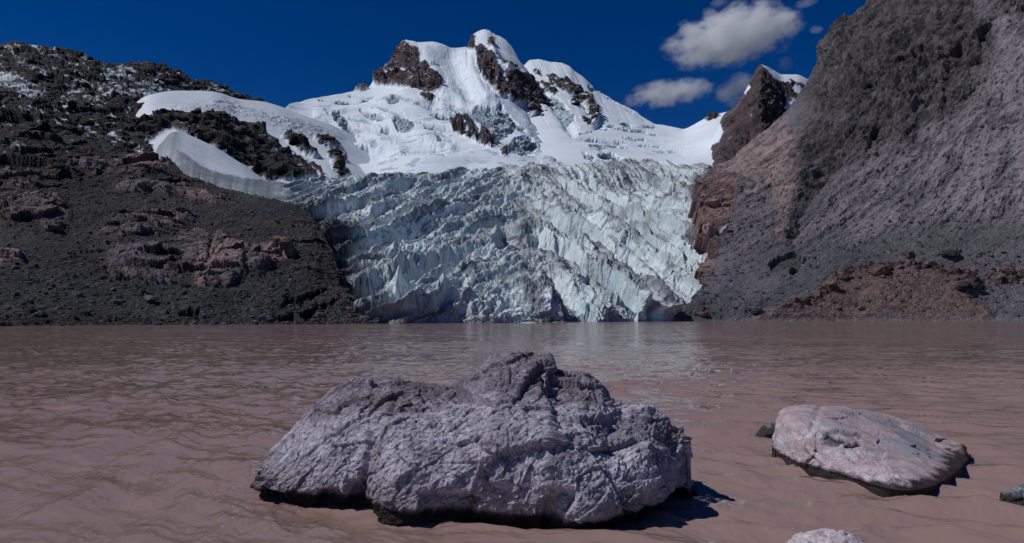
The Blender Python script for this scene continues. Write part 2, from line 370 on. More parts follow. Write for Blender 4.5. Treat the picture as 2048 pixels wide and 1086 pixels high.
ry = fbm(P, .03, 5, 53, .55, True)
m_ = blur(m, 3)
D = m_ * (2.5 + 4.5 * fa + 2.2 * fb + 3 * ry) + (1 - m) * (fbm(P, .008, 3, 54) * 5)
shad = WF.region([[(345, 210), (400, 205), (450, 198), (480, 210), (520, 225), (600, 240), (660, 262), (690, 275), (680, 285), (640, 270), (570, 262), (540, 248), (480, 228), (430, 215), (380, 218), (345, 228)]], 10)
D = D + shad * fbm(P, .08, 4, 57, .6, True) * 1.5
Pd = P + N * D[..., None]; N2 = normals(Pd)
n1 = fbm(P, .05, 5, 55); n2 = fbm(P, .15, 4, 56, .65)
c = np.zeros(P.shape) + SNOW * .93
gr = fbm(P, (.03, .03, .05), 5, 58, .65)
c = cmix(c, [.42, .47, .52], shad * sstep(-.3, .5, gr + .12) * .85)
rk = cmix([.024, .022, .027], [.080, .070, .074], sstep(-.5, .5, n1 + n2 * .7 + .3 * fa)); brn = sstep(600, 650, px); rk = cmix(rk, [.11, .075, .055], brn * .7 * sstep(-.3, .3, n1))
s = m * (1 - sstep(.25, .45, n2) * .8 * sstep(.5, .7, N2[..., 2]))
c = cmix(c, rk, s)
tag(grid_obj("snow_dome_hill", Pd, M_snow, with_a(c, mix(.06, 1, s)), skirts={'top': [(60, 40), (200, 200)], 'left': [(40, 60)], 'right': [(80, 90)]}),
    "rounded snow shoulder with dark rock bands below it left of the main peak", "hill", kind="structure")

# ---------------------------------------------------------------- main snow mountain
top = [(540, 235, 1050), (578, 214, 1150), (612, 202, 1250), (655, 190, 1350), (700, 182, 1430), (724, 176, 1460), (745, 160, 1560), (768, 138, 1640), (790, 115, 1710), (812, 87, 1760), (835, 91, 1760), (868, 87, 1770),
       (900, 98, 1780), (925, 101, 1800), (938, 98, 1810), (942, 78, 1830), (955, 72, 1845), (968, 68, 1860), (985, 74, 1850), (1003, 80, 1840), (1014, 90, 1830), (1032, 114, 1790), (1048, 138, 1740), (1062, 165, 1680), (1078, 205, 1560), (1094, 250, 1400), (1112, 300, 1200), (1135, 340, 1000)]
TA = np.array(top, float); gx = np.arange(TA[0, 0], TA[-1, 0] + 1, 9.0); top = np.stack([gx, np.interp(gx, TA[:, 0], TA[:, 1]), np.interp(gx, TA[:, 0], TA[:, 2])], 1); TS = np.stack([np.interp(gx + o_, TA[:, 0], TA[:, 1]) for o_ in (-45, -30, -15, 0, 15, 30, 45)]).mean(0); YS = np.stack([np.interp(gx + o_, TA[:, 0], TA[:, 2]) for o_ in (-45, -30, -15, 0, 15, 30, 45)]).mean(0)
cols = []
for (x, p1, y1), p1s, y1s in zip(top, TS, YS):
    xb = x if x < 740 else 740 + (x - 740) * 1.0
    y0 = 600; p0 = 378; col_ = []
    for t in (0, .12, .28, .45, .62, .8, .93, 1):
        q_ = t ** 4; pe, ye = mix(p1s, p1, q_), mix(y1s, y1, q_); col_.append((mix(xb, x, t), mix(p0, pe, t), y0 * (ye / y0) ** (t ** .92)))
    cols.append(col_)
P, px, py = surface(cols, 1250, 640)
N = normals(P); N = blur(N, 6); WF = Warp(px, py, 3.2, .07, 63); WS = Warp(px, py, 2.0, .12, 65)
rocksM = [[(745, 162), (762, 140), (785, 118), (798, 95), (812, 90), (820, 100), (838, 108), (842, 120), (835, 130), (850, 125), (858, 140), (860, 150), (880, 158), (886, 172), (878, 186), (850, 190), (830, 185), (800, 172), (775, 170), (752, 168)],
          [(712, 174), (730, 168), (738, 174), (725, 180), (708, 180)], [(840, 192), (852, 190), (870, 196), (865, 205), (845, 202)], [(935, 100), (936, 82), (946, 73), (952, 80), (950, 92), (958, 98), (945, 99)],
          [(948, 96), (962, 92), (972, 104), (985, 118), (992, 135), (1000, 148), (1020, 152), (1040, 158), (1058, 170), (1070, 190), (1078, 205), (1085, 228), (1088, 240), (1078, 244), (1065, 228), (1052, 205), (1035, 198), (1018, 192), (1000, 188), (985, 175), (968, 160), (952, 132), (955, 115)],
          [(975, 85), (985, 80), (990, 92), (985, 102), (975, 98)], [(998, 130), (1015, 128), (1030, 138), (1035, 145), (1010, 145)], [(1055, 158), (1066, 160), (1075, 180), (1068, 178)],
          [(896, 238), (910, 233), (925, 238), (945, 250), (955, 268), (945, 282), (925, 272), (905, 258)], [(950, 275), (965, 258), (985, 265), (996, 280), (985, 298), (960, 292), (945, 284)], [(998, 312), (1012, 308), (1014, 320), (1004, 322)],
          [(1140, 300), (1150, 302), (1148, 306)]]
snowgap = WS.lines([[(772, 165 - 18), (800, 140), (815, 143), (835, 138), (850, 124)], [(985, 110), (1000, 140), (1010, 165)], [(922, 245), (935, 262)]], 2.6)
ice = [[(875, 235), (905, 226), (940, 225), (955, 215), (985, 218), (1005, 215), (1025, 235), (1040, 255), (1025, 265), (1000, 262), (985, 270), (960, 250), (930, 242), (890, 240)], [(905, 235), (880, 232), (862, 226), (872, 222), (900, 228)],
       [(985, 262), (1015, 258), (1020, 275), (1000, 285), (988, 280)], [(1012, 300), (1030, 282), (1055, 278), (1070, 300), (1062, 318), (1040, 322), (1020, 312)], [(1028, 252), (1045, 258), (1050, 268), (1035, 265)],
       [(664, 210), (680, 200), (708, 204), (700, 215), (675, 214)], [(715, 203), (740, 206), (738, 215), (722, 212)], [(770, 205), (785, 195), (805, 200), (800, 212), (780, 215)],
       [(720, 225), (740, 228), (768, 240), (765, 244), (735, 236)], [(664, 228), (680, 225), (690, 240), (708, 262), (712, 282), (700, 275), (685, 255), (668, 240)],
       [(784, 242), (800, 232), (825, 238), (830, 250), (815, 262), (795, 258)], [(758, 252), (776, 255), (775, 262), (762, 260)], [(845, 245), (865, 250), (872, 258), (852, 256)],
       [(705, 292), (735, 292), (738, 305), (712, 302)], [(872, 275), (884, 278), (882, 290), (876, 288)], [(810, 306), (840, 316), (866, 324), (862, 326), (830, 318)], [(884, 262), (896, 272), (890, 276)],
       [(1165, 300), (1200, 296), (1205, 306), (1175, 308)], [(1000, 205), (1008, 212), (1002, 225), (994, 212)]]
m = WF.region(rocksM, 2) * (1 - sstep(.3, .8, snowgap)); mi = WS.region(ice, 2) * (1 - m)
fa, fe, fr = facet(P + fbm(P, .01, 3, 2)[..., None] * 25, (.022, .022, .018), 71); fb, fe2, fr2 = facet(P, (.06, .06, .035), 72)
rib = fbm(np.stack([px, py * .35, 0 * px], -1), .06, 5, 73, .55, True)
m_ = blur(m, 4)
D = m_ * (4 + 6 * fa + 4 * fb + 5 * rib + 2.5 * fbm(P, .05, 4, 191, .6, True))
# cirque walls: fluted steep snow under the ridge, rounded bosses, terraces of the snowfield
hi = sstep(240, 170, py)
xs = px + (py - 90) * -.42
flute = fbm(np.stack([xs, py * .08, 0 * px], -1), .055, 4, 74, .5, True) * hi * sstep(880, 910, px) * 1.3
D = D + WS.lines([[(985, 112), (1000, 140), (1045, 158), (1066, 180), (1080, 206), (1090, 240)]], 9) * 16
D = D + WF.lines([[(812, 100), (850, 110), (880, 170), (890, 215)], [(968, 80), (975, 92)], [(930, 120), (965, 180), (1010, 215), (1080, 262)]], 16) * 9 - WF.lines([[(905, 115), (925, 160), (945, 200)], [(870, 205), (900, 222)], [(1000, 200), (1050, 250), (1100, 280)]], 16) * 8
D = D + WF.lines([[(900, 180), (925, 210), (960, 212)], [(760, 232), (830, 262), (900, 300)], [(640, 235), (720, 262), (800, 300)], [(1040, 280), (1075, 310), (1100, 335)]], 14) * 6
D = D + (1 - m) * (flute + fbm(P, .0035, 3, 75) * 22 + fbm(P, .012, 3, 76) * 4 * (1 - hi * .5))
# crevasse steps in the snow
cv = WS.lines([[(640, 203), (700, 212), (760, 222), (830, 240), (900, 262)], [(600, 240), (680, 262), (760, 292), (860, 300), (940, 320)], [(700, 190), (760, 196), (840, 210), (900, 222), (960, 240)],
               [(880, 205), (960, 232), (1060, 262), (1140, 282), (1180, 292)], [(835, 128), (850, 130), (880, 132)], [(905, 170), (925, 160), (935, 157)], [(760, 330), (840, 322), (900, 330)], [(645, 215), (660, 232), (690, 250)]], 3)
brk = sstep(-.15, .25, fbm(P, .02, 3, 77)); D = D - cv * brk * 6 * (1 - m)
sw = np.sin(P[..., 2] * .085 + fbm(P, .006, 3, 78) * 7); D = D + (1 - m) * (1 - hi) * np.maximum(sw, -.3) * 3.0
ib, ie, ir = facet(P, (.05, .05, .05), 79); ic, ie3, _ = facet(P, .14, 80)
D = D + blur(mi, 2) * (-7 + 6 * ib + 3.5 * ic)
Pd = P + N * D[..., None]; N2 = normals(Pd)
# corniced ridge lip
n1 = fbm(P, .02, 5, 81); n2 = fbm(P, .07, 5, 82, .65)
c = np.zeros(P.shape) + SNOW
c = cmix(c, SNOW * .82, sstep(.1, .6, fbm(P, .01, 4, 83)) * .5)
c = cmix(c, [.27, .37, .43], mi * sstep(-.6, .2, n2) * .92); c = cmix(c, [.16, .18, .20], mi * sstep(.2, .5, n2) * .6)  # grey-blue paints the shade of the serac faces into the ice
dash = sstep(.15, .22, fbm(np.stack([px + py * .3, py, 0 * px], -1), (.022, .15, 1), 4, 185, .55)) * (1 - hi); c = cmix(c, [.33, .43, .52], np.clip(cv * brk * .9 + dash * .8, 0, 1) * (1 - m))
c = cmix(c, SNOW * [.80, .86, .92], sstep(.0, .5, fbm(P, .009, 5, 186)) * .45)  # bluish patches paint soft shading into the snow colour
rk = cmix([.045, .037, .044], [.155, .118, .128], sstep(-.5, .6, n1 + n2 * .6 + .3 * fr)); rk = cmix(rk, [.12, .07, .072], sstep(0, .5, fbm(P, .008, 3, 84)) * .6)
s = m * (1 - sstep(.27, .38, n2 + .12 * (N2[..., 2] - .5)) * .85)
c = cmix(c, rk, s)
tag(grid_obj("snow_mountain", Pd, M_snow, with_a(c, np.maximum(mix(.04, 1, s), mi * .6)), skirts={'top': [(60, 60), (300, 500)], 'left': [(80, 80)], 'right': [(40, 60)]}),
    "tallest snow mountain with twin summits and dark rock ribs", "mountain", kind="structure")

# ---------------------------------------------------------------- second peak and the snow saddle
top = [(960, 200, 1900), (1000, 185, 1950), (1032, 152, 2000), (1045, 133, 2050), (1058, 121, 2100), (1072, 118, 2110), (1088, 121, 2110), (1105, 125, 2100), (1120, 125, 2100), (1138, 131, 2080), (1152, 145, 2040), (1168, 156, 2010), (1184, 170, 1980), (1205, 188, 1930), (1238, 206, 1860), (1268, 221, 1800),
       (1290, 237, 1740), (1312, 248, 1690), (1340, 254, 1640), (1368, 258, 1600), (1388, 249, 1590), (1408, 238, 1570), (1425, 230, 1560), (1450, 224, 1550), (1490, 215, 1560), (1530, 205, 1560)]
TA = np.array(top, float); gx = np.arange(TA[0, 0], TA[-1, 0] + 1, 9.0); top = np.stack([gx, np.interp(gx, TA[:, 0], TA[:, 1]), np.interp(gx, TA[:, 0], TA[:, 2])], 1); TS = np.stack([np.interp(gx + o_, TA[:, 0], TA[:, 1]) for o_ in (-45, -30, -15, 0, 15, 30, 45)]).mean(0); YS = np.stack([np.interp(gx + o_, TA[:, 0], TA[:, 2]) for o_ in (-45, -30, -15, 0, 15, 30, 45)]).mean(0)
cols = []
for (x, p1, y1), p1s, y1s in zip(top, TS, YS):
    p0, y0 = 362, 625; col_ = []
    for t in (0, .12, .28, .45, .62, .8, .93, 1):
        a = sstep(1200, 1340, x) * .45
        q_ = t ** 4; pe, ye = mix(p1s, p1, q_), mix(y1s, y1, q_); col_.append((x, mix(p0, pe, t), y0 * (ye / y0) ** (t ** .85)))
    cols.append(col_)
P, px, py = surface(cols, 1000, 560)
N = normals(P); N = blur(N, 6); WF = Warp(px, py, 3.0, .08, 93); WS = Warp(px, py, 1.8, .12, 95)
rocks2 = [[(1065, 140), (1080, 140), (1085, 150), (1072, 150)], [(1092, 148), (1110, 152), (1135, 168), (1155, 180), (1175, 195), (1192, 218), (1196, 240), (1184, 252), (1165, 240), (1180, 235), (1172, 210), (1150, 195), (1125, 182), (1100, 165)],
          [(1080, 162), (1100, 168), (1115, 182), (1108, 190), (1088, 178)], [(1138, 200), (1160, 208), (1158, 216), (1142, 208)], [(1158, 232), (1175, 240), (1188, 252), (1176, 252)], [(1040, 135), (1048, 136), (1052, 146), (1042, 148)],
          [(1408, 236), (1425, 230), (1440, 231), (1432, 238), (1412, 241)]]
ice2 = [[(1092, 190), (1110, 192), (1128, 208), (1148, 232), (1150, 240), (1135, 246), (1118, 225), (1100, 208)], [(1178, 298), (1200, 292), (1235, 292), (1238, 303), (1200, 306), (1182, 302)], [(1165, 312), (1190, 318), (1185, 325), (1170, 322)], [(1200, 308), (1230, 312), (1245, 322), (1205, 322), (1195, 318)],
        [(1245, 277), (1290, 280), (1292, 284), (1262, 282)], [(1238, 244), (1260, 248), (1262, 256), (1248, 256)], [(1278, 250), (1310, 254), (1308, 258), (1285, 256)], [(1175, 172), (1195, 175), (1200, 182), (1182, 184)], [(1278, 294), (1320, 296), (1318, 298)], [(1295, 268), (1312, 270), (1308, 273)]]
m = WF.region(rocks2, 2); mi = WS.region(ice2, 1.5) * (1 - m)
fa, fe, fr = facet(P, (.02, .02, .012), 101); fb, fe2, fr2 = facet(P, (.06, .06, .04), 102)
hi = sstep(262, 235, py) * sstep(1330, 1250, px)
xs = px - (py - 120) * .55
fl = fbm(np.stack([xs, py * .06, 0 * px], -1), .07, 5, 103, .6, True)
m_ = blur(m, 4)
D = m_ * (3 + 8 * fa + 4.5 * fb) + (1 - m) * (fl * hi * 2.0 * (.5 + 1.2 * fbm(P, .006, 3, 196)) + fbm(P, .004, 3, 104) * 14 * sstep(230, 300, py) + fbm(P, .012, 3, 105) * 3)
gully = WF.lines([[(1090, 190), (1120, 225), (1145, 262)], [(1150, 180), (1180, 215), (1195, 252)]], 9); D = D - gully * 10 * (1 - m) + WS.lines([[(1130, 170), (1170, 196), (1188, 222), (1190, 246)]], 7) * 12
cv = WS.lines([[(1160, 270), (1220, 258), (1280, 262), (1340, 275)], [(1100, 285), (1180, 282), (1250, 290), (1330, 300), (1400, 306)], [(1200, 300), (1290, 296), (1380, 312)], [(1200, 258), (1235, 250), (1262, 256), (1305, 258)], [(1180, 170), (1230, 205), (1290, 240)]], 2.2)
brk = sstep(-.1, .25, fbm(P, .02, 3, 106)); D = D - cv * brk * 5 * (1 - m)
sw = np.sin(P[..., 2] * .11 + fbm(P, .006, 3, 107) * 6); D = D + (1 - m) * sstep(240, 270, py) * np.maximum(sw, -.3) * 2.2
ib, ie, ir = facet(P, (.05, .05, .05), 108); D = D + blur(mi, 2) * (-6 + 7 * ib)
Pd = P + N * D[..., None]; N2 = normals(Pd)
n1 = fbm(P, .02, 5, 111); n2 = fbm(P, .06, 5, 112, .68)
c = np.zeros(P.shape) + SNOW
c = cmix(c, [.27, .37, .43], mi * sstep(-.6, .2, n2) * .92); c = cmix(c, [.36, .46, .55], cv * brk * .7)  # serac faces carry their shade as a grey-blue ice colour
rk = cmix([.035, .034, .037], [.10, .085, .085], sstep(-.5, .6, n1 + n2 * .6))
s = np.maximum(m * (1 - sstep(.1, .25, n2) * .9), 0)
c = cmix(c, rk, s)
tag(grid_obj("snow_mountain", Pd, M_snow, with_a(c, np.maximum(mix(.04, 1, s), mi * .6)), skirts={'top': [(60, 60), (300, 500)], 'left': [(80, 80)], 'right': [(60, 0)]}),
    "second snow peak with fluted ridge running down to the snow saddle", "mountain", kind="structure")

# ---------------------------------------------------------------- red rock peak at right behind the slope
cols = []
for x, rows in [(1425, [(352, 700), (335, 760), (318, 900), (305, 1000), (290, 1100), (285, 1160), (282, 1200)]), (1437, [(352, 700), (335, 760), (300, 880), (280, 960), (262, 1040), (255, 1100), (252, 1160)]),
                (1447, [(352, 700), (325, 770), (290, 860), (268, 930), (248, 1000), (238, 1070), (230, 1150)]), (1470, [(350, 700), (320, 770), (285, 840), (255, 910), (235, 980), (222, 1060), (213, 1150)]),
                (1488, [(350, 700), (318, 760), (280, 830), (245, 900), (215, 980), (198, 1060), (186, 1150)]), (1500, [(350, 700), (315, 760), (275, 830), (235, 900), (200, 980), (178, 1070), (163, 1150)]), (1512, [(350, 700), (310, 760), (265, 830), (220, 900), (180, 980), (155, 1080), (141, 1160)]),
                (1521, [(350, 700), (310, 760), (260, 830), (215, 900), (170, 980), (143, 1080), (129, 1170)]), (1532, [(350, 700), (310, 760), (265, 840), (220, 920), (175, 1010), (148, 1100), (132, 1190)]),
                (1548, [(350, 710), (310, 770), (265, 860), (222, 950), (182, 1040), (155, 1130), (141, 1220)]), (1566, [(350, 720), (310, 790), (270, 890), (228, 990), (190, 1080), (165, 1160), (149, 1240)]),
                (1592, [(350, 740), (310, 810), (270, 910), (232, 1010), (195, 1100), (168, 1180), (149, 1260)]), (1620, [(350, 760), (310, 830), (270, 930), (236, 1030), (205, 1120), (180, 1200), (161, 1270)]), (1660, [(350, 780), (315, 850), (280, 950), (250, 1050), (225, 1140), (205, 1210), (188, 1280)])]:
    cols.append([(x, a, b) for a, b in rows])
P, px, py = surface(cols, 460, 460)
N = normals(P); N = blur(N, 4); WF = Warp(px, py, 3, .08, 113)
sn = WF.region([[(1519, 126), (1540, 128), (1570, 142), (1600, 140), (1640, 160), (1618, 178), (1600, 165), (1578, 158), (1580, 166), (1560, 162), (1545, 158), (1540, 145)], [(1590, 168), (1608, 178), (1600, 190), (1585, 178)], [(1575, 195), (1598, 200), (1580, 216), (1568, 218)], [(1488, 182), (1500, 170), (1502, 175), (1492, 190)],
                [(1400, 230), (1437, 240), (1447, 262), (1440, 282), (1425, 290), (1415, 280)]], 2)
fa, fe, fr = facet(P + fbm(P, .01, 3, 2)[..., None] * 20, (.03, .03, .014), 121); fb, fe2, fr2 = facet(P, (.08, .08, .045), 122)
rib = fbm(np.stack([px + py * .2, py * .3, 0 * px], -1), .06, 5, 123, .55, True)
D = (1 - sn * .9) * (4 * fa + 3 * fb + 5 * rib) * mix(.3, 1, sstep(1425, 1500, px)) * mix(.25, 1, sstep(0, 50, py - np.interp(px, [1437, 1470, 1500, 1521, 1566, 1620, 1660], [250, 213, 163, 129, 149, 161, 188])))
Pd = P + N * D[..., None]; N2 = normals(Pd)
n1 = fbm(P, .02, 5, 124); n2 = fbm(P, .07, 5, 125, .65)
rk = cmix([.065, .052, .058], [.24, .175, .185], sstep(-.5, .6, n1 + n2 * .6 + .3 * (fr - .5))); rk = cmix(rk, [.17, .085, .08], sstep(.05, .5, fbm(P, (.02, .02, .008), 3, 126)) * .7)
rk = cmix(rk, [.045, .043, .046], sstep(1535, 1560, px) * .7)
s = np.maximum(sn, sstep(.38, .45, n2) * .8)
c = cmix(rk, SNOW, s)
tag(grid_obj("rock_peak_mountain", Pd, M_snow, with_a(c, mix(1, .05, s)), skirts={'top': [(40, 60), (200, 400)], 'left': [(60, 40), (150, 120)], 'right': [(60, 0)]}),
    "reddish rock peak with a snow cap behind the right slope", "mountain", kind="structure")

# ---------------------------------------------------------------- glacier: left arm and the icefall down to the lake
cols = [[(305, 345, 430), (302, 335, 435), (304, 325, 440), (306, 318, 446), (309, 310, 452), (313, 300, 458), (318, 290, 466)],
        [(345, 360, 412), (346, 348, 417), (347, 335, 424), (348, 320, 434), (349, 300, 446), (350, 282, 458), (352, 263, 474)],
        [(415, 385, 398), (416, 378, 401), (417, 368, 406), (418, 355, 418), (419, 335, 440), (420, 312, 460), (422, 290, 478)],
        [(478, 410, 378), (479, 402, 386), (479, 392, 393), (480, 378, 408), (480, 362, 433), (480, 345, 456), (482, 326, 479)],
        [(560, 450, 350), (555, 435, 360), (552, 420, 372), (550, 405, 386), (548, 392, 414), (546, 377, 450), (545, 362, 485)],
        [(650, 520, 275), (635, 490, 305), (620, 455, 340), (610, 425, 372), (605, 400, 410), (602, 380, 450), (600, 362, 492)],
        [(690, 590, 216), (680, 555, 242), (672, 510, 280), (668, 465, 325), (664, 425, 375), (662, 388, 435), (660, 355, 500)],
        [(725, py_of(-2, 188), 188), (722, 610, 200), (720, 560, 240), (720, 505, 288), (720, 450, 345), (720, 395, 420), (720, 350, 500)]]
for x, ys, pt in [(770, 192, 347), (830, 198, 345), (900, 205, 340), (1000, 216, 335), (1100, 230, 327), (1200, 248, 322), (1290, 272, 321)]:
    cols.append([(x, py_of(-2, ys - 1), ys - 1), (x, 603, ys + 5), (x, 548, ys + 48), (x, 492, ys + 100), (x, 434, ys + 168), (x, 380, ys + 240), (x, pt, ys + 305)])
cols += [[(1340, 650, 296), (1360, 605, 305), (1380, 550, 345), (1385, 490, 385), (1385, 430, 430), (1365, 378, 500), (1360, 326, 575)],
         [(1352, 652, 300), (1388, 605, 312), (1424, 560, 340), (1432, 500, 380), (1436, 440, 424), (1408, 385, 495), (1412, 330, 570)],
         [(1375, 655, 312), (1420, 610, 330), (1470, 565, 370), (1480, 505, 420), (1480, 446, 465), (1450, 390, 525), (1450, 342, 590)]]
P, px, py = surface(cols, 1500, 800)
X, Y, Z = P[..., 0], P[..., 1], P[..., 2]
N = blur(normals(P), 8); WF = Warp(px, py, 5, .05, 133); WS = Warp(px, py, 2.5, .09, 135)
rel = X - .026 * Y
wrp = fbm(P, (.010, .010, .010), 4, 131) * 52 + fbm(P, .035, 4, 132) * 13
arch = np.sqrt(rel**2 + 18**2) - 18
s_ = Y + np.where(rel < 0, 2.3, 2.5) * arch + wrp
icef = sstep(540, 640, px) * 1.0           # icefall weight, the arm is smoother
topz = sstep(330, 372, py)                 # crest strip is calmer
def terrace(lam, a0, a1, off=0):
    f = np.mod(s_ / lam + off, 1); return sstep(a0, a1, f) - f, sstep(a0 - .04, a0 + .06, f) * sstep(a1 + .04, a1 - .04, f), f
T1, F1, f1 = terrace(62, .60, .84); T2, F2, f2 = terrace(23, .5, .82, .3)
amp = 1.0 + .7 * fbm(P, .02, 3, 136)
dz = icef * topz * amp * (T1 * 62 * .17 + T2 * 23 * .17)
lip = icef * topz * (sstep(.80, .90, f1) * sstep(1.0, .93, f1) * 1.0 + sstep(.76, .88, f2) * sstep(1.0, .92, f2) * 1.0) * np.maximum(0, .6 + fbm(P, .12, 4, 137))
gc = np.stack([rel, s_ * .42, Z * 0], -1) + fbm(P, .02, 4, 138)[..., None] * np.array([14., 9., 0])
rA = fbm(gc, (.010, .040, 1), 6, 139, .47, True); rB = fbm(gc + 400, (.035, .10, 1), 5, 140, .5, True); rC = fbm(P, (.22, .22, .16), 4, 141, .6, True)
swl = fbm(P + fbm(P, .03, 3, 146)[..., None] * 22, .03, 5, 147, .6, True)
fb, fe2, fr2 = facet(P + fbm(P, .1, 2, 141)[..., None] * 3, (.11, .11, .13), 140); fc, fe3, fr3 = facet(P, (.4, .4, .35), 142)
face = np.clip(F1 + F2, 0, 1) * topz * icef
stri = fbm(P, (.55, .2, .05), 4, 143, .6)
stri2 = fbm(np.stack([px + py * .25, py * .05, 0 * px], -1), (.13, .13, 1), 3, 144, .55)
D = icef * ((rA - .35) * 8.0 + (rB - .35) * 2.1 + (swl - .35) * 1.8 + rC * .45 + fb * .8 + fc * .3) + stri * face * .25 + (1 - icef) * stri2 * .9 * sstep(5, 25, (py - np.interp(px, [305, 350, 370, 440, 500, 560], [300, 300, 318, 352, 372, 384])))
asn = sstep(4, -14, (py - np.interp(px, [335, 372, 400, 440, 500, 560], [300, 305, 328, 344, 356, 362]))) * (1 - icef); D = D * (1 - asn)
D = D * mix(.55, 1, topz) + fbm(P, .25, 4, 145, .55, True) * .55 * icef
cliff = sstep(600, 625, py) * sstep(720, 760, px) * sstep(1400, 1330, px)
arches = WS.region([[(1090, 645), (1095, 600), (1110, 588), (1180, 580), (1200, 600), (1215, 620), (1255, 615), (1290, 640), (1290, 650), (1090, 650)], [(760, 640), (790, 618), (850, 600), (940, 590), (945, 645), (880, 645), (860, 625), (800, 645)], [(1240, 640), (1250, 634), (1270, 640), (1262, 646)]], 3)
D = D - arches * 1.8
fins = WS.lines([[(790, 575), (850, 530), (900, 522)], [(745, 628), (800, 605), (850, 585), (900, 580)], [(700, 570), (760, 535), (900, 490), (925, 480)], [(740, 545), (810, 530), (830, 515), (905, 500), (985, 500)],
                 [(1240, 468), (1290, 475), (1350, 500), (1415, 560)], [(1250, 400), (1310, 440), (1380, 490), (1412, 520)], [(1160, 490), (1230, 540), (1290, 590)], [(1320, 345), (1350, 385), (1425, 440)],
                 [(1050, 470), (1075, 462), (1110, 490)], [(1210, 560), (1280, 585), (1330, 620)]], 4)
D = D + fins * icef * 3.6
Pd = P.copy(); Pd[..., 2] += np.where(Z > 0, dz + lip, 0) * (1 - cliff * .6); Pd = Pd + N * D[..., None]
N2 = normals(Pd); steep = 1 - sstep(.25, .75, N2[..., 2])
n1 = fbm(P, .02, 5, 150); n2 = fbm(P, .12, 5, 151, .65); n3 = fbm(P, .5, 4, 152, .65); dn = fbm(P, (.03, .03, .03), 5, 153, .6)
base = cmix([.50, .60, .63], [.74, .84, .86], sstep(-.4, .4, n1 + .5 * n2))
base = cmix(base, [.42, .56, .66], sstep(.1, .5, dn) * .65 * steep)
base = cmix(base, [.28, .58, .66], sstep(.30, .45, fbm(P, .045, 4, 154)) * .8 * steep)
base = cmix(base, [.28, .35, .39], (1 - icef) * .9)
c = cmix(base, base * .80, (fr2 > .6) * .5)
drt = sstep(-.08, .34, dn * .7 + n2 * .5 + .22 * (1 - steep) - .08)
c = cmix(c, [.19, .19, .195], drt * .75 * (1 - .45 * steep))
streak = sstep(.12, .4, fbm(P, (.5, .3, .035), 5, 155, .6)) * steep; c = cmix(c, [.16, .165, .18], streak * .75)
crest = sstep(.84, .93, f1) * sstep(1.0, .96, f1) * icef * topz; c = cmix(c, [.10, .10, .11], np.clip(crest * sstep(-.4, .2, n2) * .8, 0, 1))
band = fbm(gc, (.006, .22, 1), 4, 158, .6); c = cmix(c, [.20, .21, .22], sstep(.12, .4, band) * .55 * icef)
c = cmix(c, [.10, .105, .115], np.clip(sstep(.55, .80, rA) * sstep(-.35, .2, n2) * .85 + sstep(.62, .85, rB) * .5 * sstep(-.2, .3, n2), 0, .9) * icef)
c = cmix(c, [.16, .18, .20], np.clip(sstep(-.25, .35, stri2) * (1 - icef) * .75, 0, 1))
deb = WF.region([[(560, 410), (600, 412), (650, 428), (700, 445), (715, 478), (765, 490), (725, 515), (705, 545), (770, 565), (790, 595), (745, 650), (600, 660), (560, 480)], [(740, 600), (800, 600), (780, 620), (740, 655)]], 24)
deb = np.clip(deb * sstep(-.55, .0, n2 + .35 * dn + .25 * sstep(700, 640, px)), 0, 1)
c = cmix(c, cmix([.038, .038, .042], [.085, .085, .09], sstep(-.4, .4, n3)), deb * .93)
rdeb = WF.region([[(1385, 395), (1370, 400), (1390, 345), (1420, 335), (1440, 340), (1430, 400)], [(1365, 478), (1370, 455), (1400, 455), (1430, 470), (1420, 500)]], 5)
c = cmix(c, [.075, .055, .055], rdeb * sstep(-.4, .2, n2) * .9)
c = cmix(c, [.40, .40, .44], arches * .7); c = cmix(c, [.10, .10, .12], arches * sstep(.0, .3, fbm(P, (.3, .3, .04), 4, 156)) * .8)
lowd = WF.region([[(730, 650), (745, 615), (850, 590), (960, 585), (1010, 600), (1010, 650)]], 10); c = cmix(c, [.17, .17, .19], lowd * sstep(-.35, .25, n2) * .7)
armsnow = WS.region([[(335, 285), (352, 258), (380, 262), (422, 285), (485, 322), (550, 362), (500, 358), (440, 346), (400, 330), (372, 308), (350, 296)]], 3)
c = cmix(c, SNOW * .92, armsnow * sstep(345, 375, px))
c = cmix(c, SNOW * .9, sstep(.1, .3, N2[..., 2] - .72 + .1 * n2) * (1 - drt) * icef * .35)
c = np.where((Z < .6)[..., None], c * np.array([.62, .55, .52]), c)
c *= (1 + .22 * n3)[..., None]
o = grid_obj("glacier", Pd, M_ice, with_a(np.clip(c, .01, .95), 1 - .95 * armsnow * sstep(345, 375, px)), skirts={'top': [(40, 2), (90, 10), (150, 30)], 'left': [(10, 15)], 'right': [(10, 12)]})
tag(o, "blue-white crevassed glacier tumbling down to the lake", "glacier", kind="structure")
ROCKS_AT.append(("ice", Pd[20:-5, 10:-10], c[20:-5, 10:-10], deb[20:-5, 10:-10], py[20:-5, 10:-10], px[20:-5, 10:-10]))

